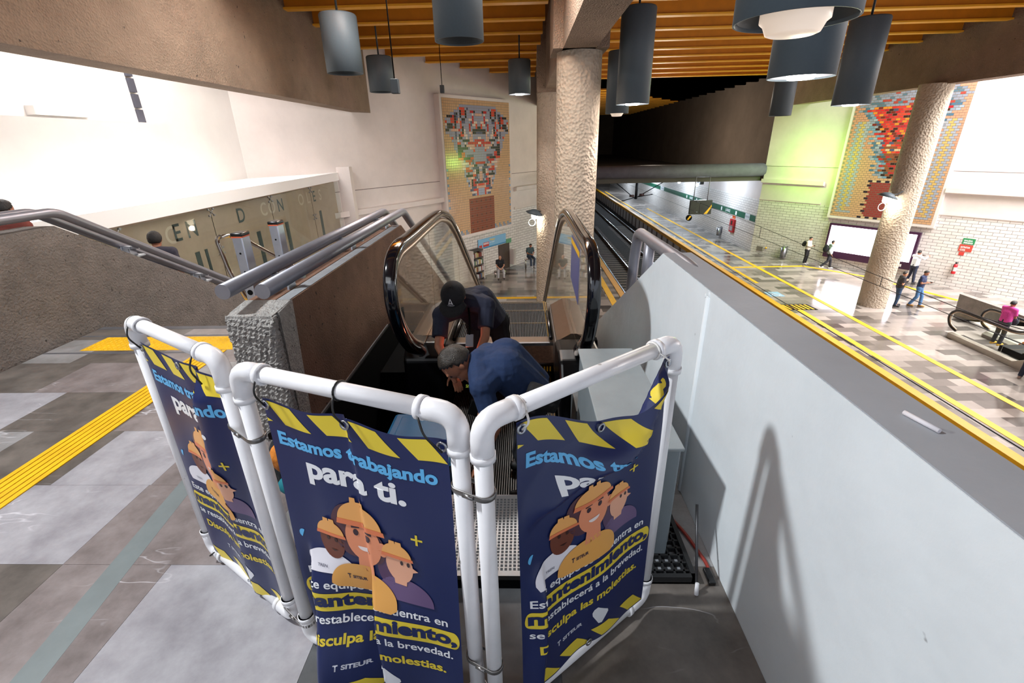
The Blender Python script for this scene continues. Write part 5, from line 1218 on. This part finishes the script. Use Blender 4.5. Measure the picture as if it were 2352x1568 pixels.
# hose cabinet, sign band on the tunnel wall
t = thing('hose_cabinet', tun(3.3, -4.7), 'tall red fire hose cabinet on the tunnel wall under the green band', 'cabinet')
b = MB(); wbox(b, tun, 2.95, 3.65, -4.72, -3.80, .002, .14); b.build('cabinet_body', mat('hose_red', '#b5202c', .4), t)
b = MB(); wbox(b, tun, 3.05, 3.55, -4.62, -4.25, .14, .15); b.build('window_pane', mat('hose_window', '#9a8f92', .2), t)
b = MB(); wbox(b, tun, 3.20, 3.42, -4.18, -3.90, .14, .15); b.build('notice', mat('hose_notice', '#222024', .4), t)
o = MB(); wbox(o, tun, 3.1, 3.6, -3.76, -3.55, .002, .02); tag(o.build('hose_sign', mat('sign_orange', '#d8622a', .5)), 'orange sign just above the red hose cabinet', 'sign')
t = thing('station_name_band', tun(0, -3.3), 'green station name band along the tunnel wall', 'sign')
for a_, c_ in ((1.6, 22), (23.4, 34)): 
    b = MB(); wbox(b, tun, a_, c_, -3.52, -3.12, .002, .02); b.build('band', mat('band_green', '#12583f', .45), t)
b = MB(); wbox(b, tun, .1, .9, -3.52, -3.12, .002, .02); b.build('band', mat('band_green', '#12583f', .45), t)
for a_, c_ in ((.9, 1.6), (22, 23.4)):
    b = MB(); wbox(b, tun, a_, c_, -3.52, -3.12, .002, .022); b.build('white_panel', mat('band_white', '#cfd4d8', .5), t)
b = MB()
for s_ in (3.6, 12.0): 
    put_text(b, 'JUÁREZ', .26, Vector((Rc[0] - .025, Rc[1] + s_ + 1.4, -3.41)), (0, -1, 0), (0, 0, 1), m_wprint, .004)
    for q in (2.2, -.5): wbox(b, tun, s_ + q - .12, s_ + q + .12, -3.46, -3.20, .02, .024)
b.build('lettering', None, t)
b = MB()
put_text(b, 'DIF DH 0BC', .16, Vector((Rc[0] - .026, Rc[1] + 1.55, -3.38)), (0, -1, 0), (0, 0, 1), mat('text_grey', '#6e747a', .6), .002, 0, .6); b.build('panel_lettering', None, t)

# left wall: shelf, banner, door niche
t = thing('book_shelf', on_l(sL(-2.75), ZL), 'tall dark shelf of books against the left tiled wall', 'shelf')
s0 = sL(-2.62); m_shelf = mat('shelf_dark', '#4a4340', .6)
b = MB(); wbox(b, on_l, s0, s0 + .95, ZL, ZL + 1.75, .002, .03); b.build('back_board', m_shelf, t)
for q in (s0, s0 + .91): b = MB(); wbox(b, on_l, q, q + .04, ZL, ZL + 1.75, .03, .42); b.build('side_board', m_plaster, t)
for k in range(5): b = MB(); wbox(b, on_l, s0 + .04, s0 + .91, ZL + .05 + k * .41, ZL + .09 + k * .41, .03, .40); b.build('shelf_board', m_shelf, t)
bk = ['#c8bda9', '#7d3a33', '#d9d4cc', '#3f5570', '#b9a06a', '#e0ddd8', '#8d8f94', '#5a7a5c']
books = [(k, q) for k in range(4) for q in range(9)]
rows_n = ['bottom', 'second lowest', 'second highest', 'top']
for k, q in books:
    o = MB(); h_ = rng.uniform(.2, .29); wbox(o, on_l, s0 + .06 + q * .09, s0 + .06 + q * .09 + rng.uniform(.045, .08), ZL + .092 + k * .41, ZL + .092 + k * .41 + h_, .12, .36); c_ = rng.choice(bk)
    o = o.build('book', mat('book_' + c_.strip('#'), c_, .7)); tag(o, 'tiny book standing in the %s row of the shelf by the left wall' % rows_n[k], 'book', 'books in the %s row of the platform shelf' % rows_n[k])
t = thing('wall_poster', on_l(sL(-1.9), -3.9), 'light blue poster with a red tram on the left tiled wall', 'poster')
sa, sb = sL(-1.15), sL(-2.64)
b = MB(); wbox(b, on_l, sa, sb, -3.90, -3.32, .03, .06); b.build('board', mat('poster_blue', '#7fb4d8', .5), t)
fl = lambda s_, z, o_=.065: on_l(sb - s_, z, o_)
b = MB(); b.use(mat('poster_red', '#c0392f', .5)); wbox(b, on_l, sb - .95, sb - .42, -3.80, -3.55, .06, .063); wbox(b, on_l, sb - .32, sb - .06, -3.84, -3.66, .06, .063)
b.use(m_wprint)
for k in range(4): wbox(b, on_l, sb - .90 + k * .12, sb - .82 + k * .12, -3.68, -3.58, .063, .065)
b.use(mat('poster_sea', '#3f86b4', .5)); wbox(b, on_l, sa + .02, sb - .02, -3.90, -3.82, .06, .064)
put_text(b, 'Viajar', .17, fl(1.0, -3.52), Vector((*dL, 0)), (0, 0, 1), mat('poster_yellow', '#e8c63a', .5), .004, 0, .55)
put_text(b, 'es mejor', .09, fl(1.0, -3.64), Vector((*dL, 0)), (0, 0, 1), m_wprint, .002, 0, .5)
b.build('print', None, t)
o = MB(); wbox(o, on_l, sL(-.82), sL(-1.12), -3.98, -3.70, .03, .05); tag(o.build('wall_sign', mat('sign_green_small', '#5f9a72', .5)), 'small green sign beside the blue poster', 'sign')
t = thing('door_niche', on_l(sL(-1.2), ZL), 'brown doorway with white posts on the left platform wall', 'door')
b = MB(); wbox(b, on_l, sL(-.95), sL(-1.55), ZL, -3.95, .002, .06); b.build('door_leaf', mat('door_brown', '#4b3b31', .6, noise=(6, .15)), t)
b = MB(); wbox(b, on_l, sL(-.80), sL(-.93), ZL + .2, -4.4, .002, .35); b.build('post', m_plaster, t)
# hanging board, clock, tunnel bulbs, overhead line
t = thing('information_board', (11.72, 32.0, -2.9), 'dark hanging information board with a yellow diagonal stripe over the platform', 'board')
b = MB(); b.box((11.0, 31.95, -2.90), (12.42, 32.15, -2.0), bev=.01); b.build('board_casing', mat('board_black', '#2a2d20', .35, noise=(3, .3)), t)
b = MB(); b.prism([(11.95, 31.94, -2.88), (12.15, 31.94, -2.88), (12.40, 31.94, -2.45), (12.40, 31.94, -2.28)], (0, .01, 0)); b.build('stripe', m_yellow, t)
for x in (11.2, 12.1): b = MB(); b.cyl((x, 32.05, -2.0), (x, 32.05, -.5), .03, n=8); b.build('hanger', m_steel_grey, t)
t = thing('hanging_disc', (11.0, 32, -3.3), 'small black and yellow round sign hanging under the information board', 'sign')
b = MB(); b.cyl((11.02, 31.95, -3.12), (11.02, 32.0, -3.12), .20, n=24); b.build('disc', m_blackm, t)
b = MB(); b.prism([(10.9, 31.94, -3.22), (10.98, 31.94, -3.26), (11.16, 31.94, -3.02), (11.06, 31.94, -2.98)], (0, .008, 0)); b.build('stripe', m_yellow, t)
b = MB(); b.cyl((11.02, 31.93, -2.93), (11.02, 31.93, -2.89), .012, n=6); b.build('hanger', m_steel_grey, t)
for k, (x, y, z, lab) in enumerate(((10.75, 34, -1.0, 'left of two glaring white lamps under the tunnel roof'), (12.15, 34.4, -1.25, 'right of two glaring white lamps under the tunnel roof'))):
    t = thing('tunnel_lamp', (x, y, z), lab, 'lamp', 'tunnel lamps')
    b = MB(); b.ball((x, y, z), .10, 14); b.build('bulb', mat('tunnel_bulb', '#ffffff', .4, emit=('#eaf3ff', 40)), t)
    b = MB(); b.lathe([(.22, .5), (.22, .03), (.20, .03)], (x + .25, y + .1, z), 16); b.cyl((x, y, z + .08), (x, y, -.6), .03, n=8); b.build('lamp_shade', m_lamp_in, t)
for y, p_ in ((36, 420), (46, 560), (58, 800), (72, 800)): point('tunnel_light', (13.2, y, -1.5), p_, (.70, .84, 1.0), .2)
t = thing('line_support', (9.3, 40, -1.2), 'dark overhead line support with slanting arms hanging over the track', 'support'); m_ins = mat('insulator_brown', '#4d2f28', .5); m_line = mat('line_dark', '#2c2b2e', .5, .6)
b = MB(); b.cyl((9.25, 40, -.902), (9.25, 40, -2.75), .11, n=12); b.build('drop_post', m_line, t)
for P_ in ([(7.5, 40, -1.42), (9.15, 40, -2.7)], [(11.45, 40, -1.42), (9.35, 40, -2.6)], [(7.5, 40, -1.42), (11.45, 40, -1.40)], [(9.25, 40, -2.6), (8.1, 40, -2.9)], [(9.25, 40, -2.6), (10.6, 40, -2.4)]): b = MB(); b.tube(P_, .035, 8); b.build('arm', m_line, t)
for c_ in ((8.75, 40, -1.42), (10.1, 40, -1.42), (8.9, 40, -2.5), (9.7, 40, -2.42)): b = MB(); b.cyl(Vector(c_) - Vector((.18, 0, 0)), Vector(c_) + Vector((.18, 0, 0)), .09, n=10); b.build('insulator', m_ins, t)
def wire(pts, label, r=.009):
    o = MB(); o.tube(pts, r, 6); return tag(o.build('overhead_wire', m_line), label, 'wire', None)
wire([(10.2, 60, -2.20), (10.2, 36, -2.25), (10.2, 10.7, -2.26), (10.2, 5, -2.26)], 'straight lower overhead contact wire above the right track')
wire([(10.2, 60, -1.5), (10.2, 38, -1.55), (10.2, 21, -1.80), (10.2, 13.7, -1.99), (10.2, 10.0, -2.05), (10.2, 5, -1.7)], 'sagging upper overhead wire above the right track')
wire([(6.8, 60, -2.2), (6.8, 5, -2.26)], 'overhead contact wire above the left track')
for k, (y, z1) in enumerate(((13.1, -2.0), (20.5, -1.82), (28, -1.68))):
    o = MB(); o.cyl((10.2, y, -2.26), (10.2, y, z1), .010, n=6); tag(o.build('wire_dropper', m_line), ('near', 'middle', 'far')[k] + ' vertical dropper joining the two overhead wires', 'dropper')
# rails and sleepers
m_rail = mat('rail_steel', '#a7a7ab', .22, .95); m_sleep = mat('sleeper_grey', '#6a6059', .9, noise=(6, .2))
for x, lab in ((5.98, 'leftmost of the four shiny rails, beside the left platform edge'), (7.42, 'second shiny rail, right rail of the left track'), (9.50, 'third shiny rail, left rail of the right track'), (10.93, 'rightmost shiny rail, below the right platform edge')):
    t = thing('rail', (x, 40, -6.78), lab, 'rail', 'track rails')
    b = MB(); b.box((x - .035, -2, -6.645), (x + .035, 88, -6.585)); b.build('rail_head', m_rail, t)
    b = MB(); b.box((x - .012, -2, -6.745), (x + .012, 88, -6.645)); b.box((x - .07, -2, -6.763), (x + .07, 88, -6.745)); b.build('rail_web', mat('rail_rust', '#4f3d34', .8), t)
for xc, tr in ((6.7, 'left'), (10.22, 'right')):
    for k in range(70):
        y = 8.0 + k * .62; o = MB(); o.box((xc - 1.2, y, -6.80), (xc + 1.2, y + .24, -6.765)); o = o.build('sleeper', m_sleep); tag(o, 'sleeper of the %s track, one of a long even row under the rails' % tr, 'sleeper', 'sleepers of the %s track' % tr)
# control room front on the left: glass with clamps, lettering behind it
t = thing('glazed_front', (-7.45, 12, -1), 'long glass front of the control room below the daylit wall', 'glass wall')
ys = [5.6, 8.4, 11.2, 14.0, 16.8, 19.5]
for a_, c_ in zip(ys, ys[1:]): b = MB(); b.box((-7.46, a_ + .01, -4), (-7.445, c_ - .01, .44)); b.build('glass_panel', m_glass, t)
for y in ys[1:-1]:
    for z in (.36, -.55):
        b = MB()
        for dy, dz in ((-.09, -.07), (.09, -.07), (-.09, .07), (.09, .07)): b.cyl((-7.44, y + dy, z + dz), (-7.40, y + dy, z + dz), .025, n=10); b.tube([(-7.42, y, z), (-7.42, y + dy, z + dz)], .012, 6)
        b.build('spider_clamp', m_clamp, t)
m_l1, m_l2 = mat('letters_dark', '#45504f', .7), mat('letters_pale', '#c9b7a4', .7)
t = thing('wall_lettering', (-7.59, 12, 0), 'large half-lost letters on the beige wall behind the glass', 'lettering')
for txt, y, z, m in (('C', 9.75, -.12, m_l2), ('E', 10.0, -.10, m_l1), ('N', 10.42, -.10, m_l1), ('D', 12.45, -.08, m_l1), ('C', 13.65, -.08, m_l2), ('O', 14.1, -.08, m_l2), ('N', 14.65, -.08, m_l1), ('O', 16.1, -.08, m_l2), ('L', 16.75, -.08, m_l2), ('E', 17.25, -.08, m_l1), ('S', 17.8, -.08, m_l2)):
    b = MB(); put_text(b, txt, .52, (-7.595, y, z), (0, 1, 0), (0, 0, 1), m, .006); b.build('letter', None, t)
for y, w_ in ((10.5, .16), (10.85, .10), (13.2, .2), (14.9, .22), (17.6, .2)):
    b = MB(); b.box((-7.598, y, -1.35), (-7.592, y + w_, -.45)); b.build('letter_fragment', m_l1, t)
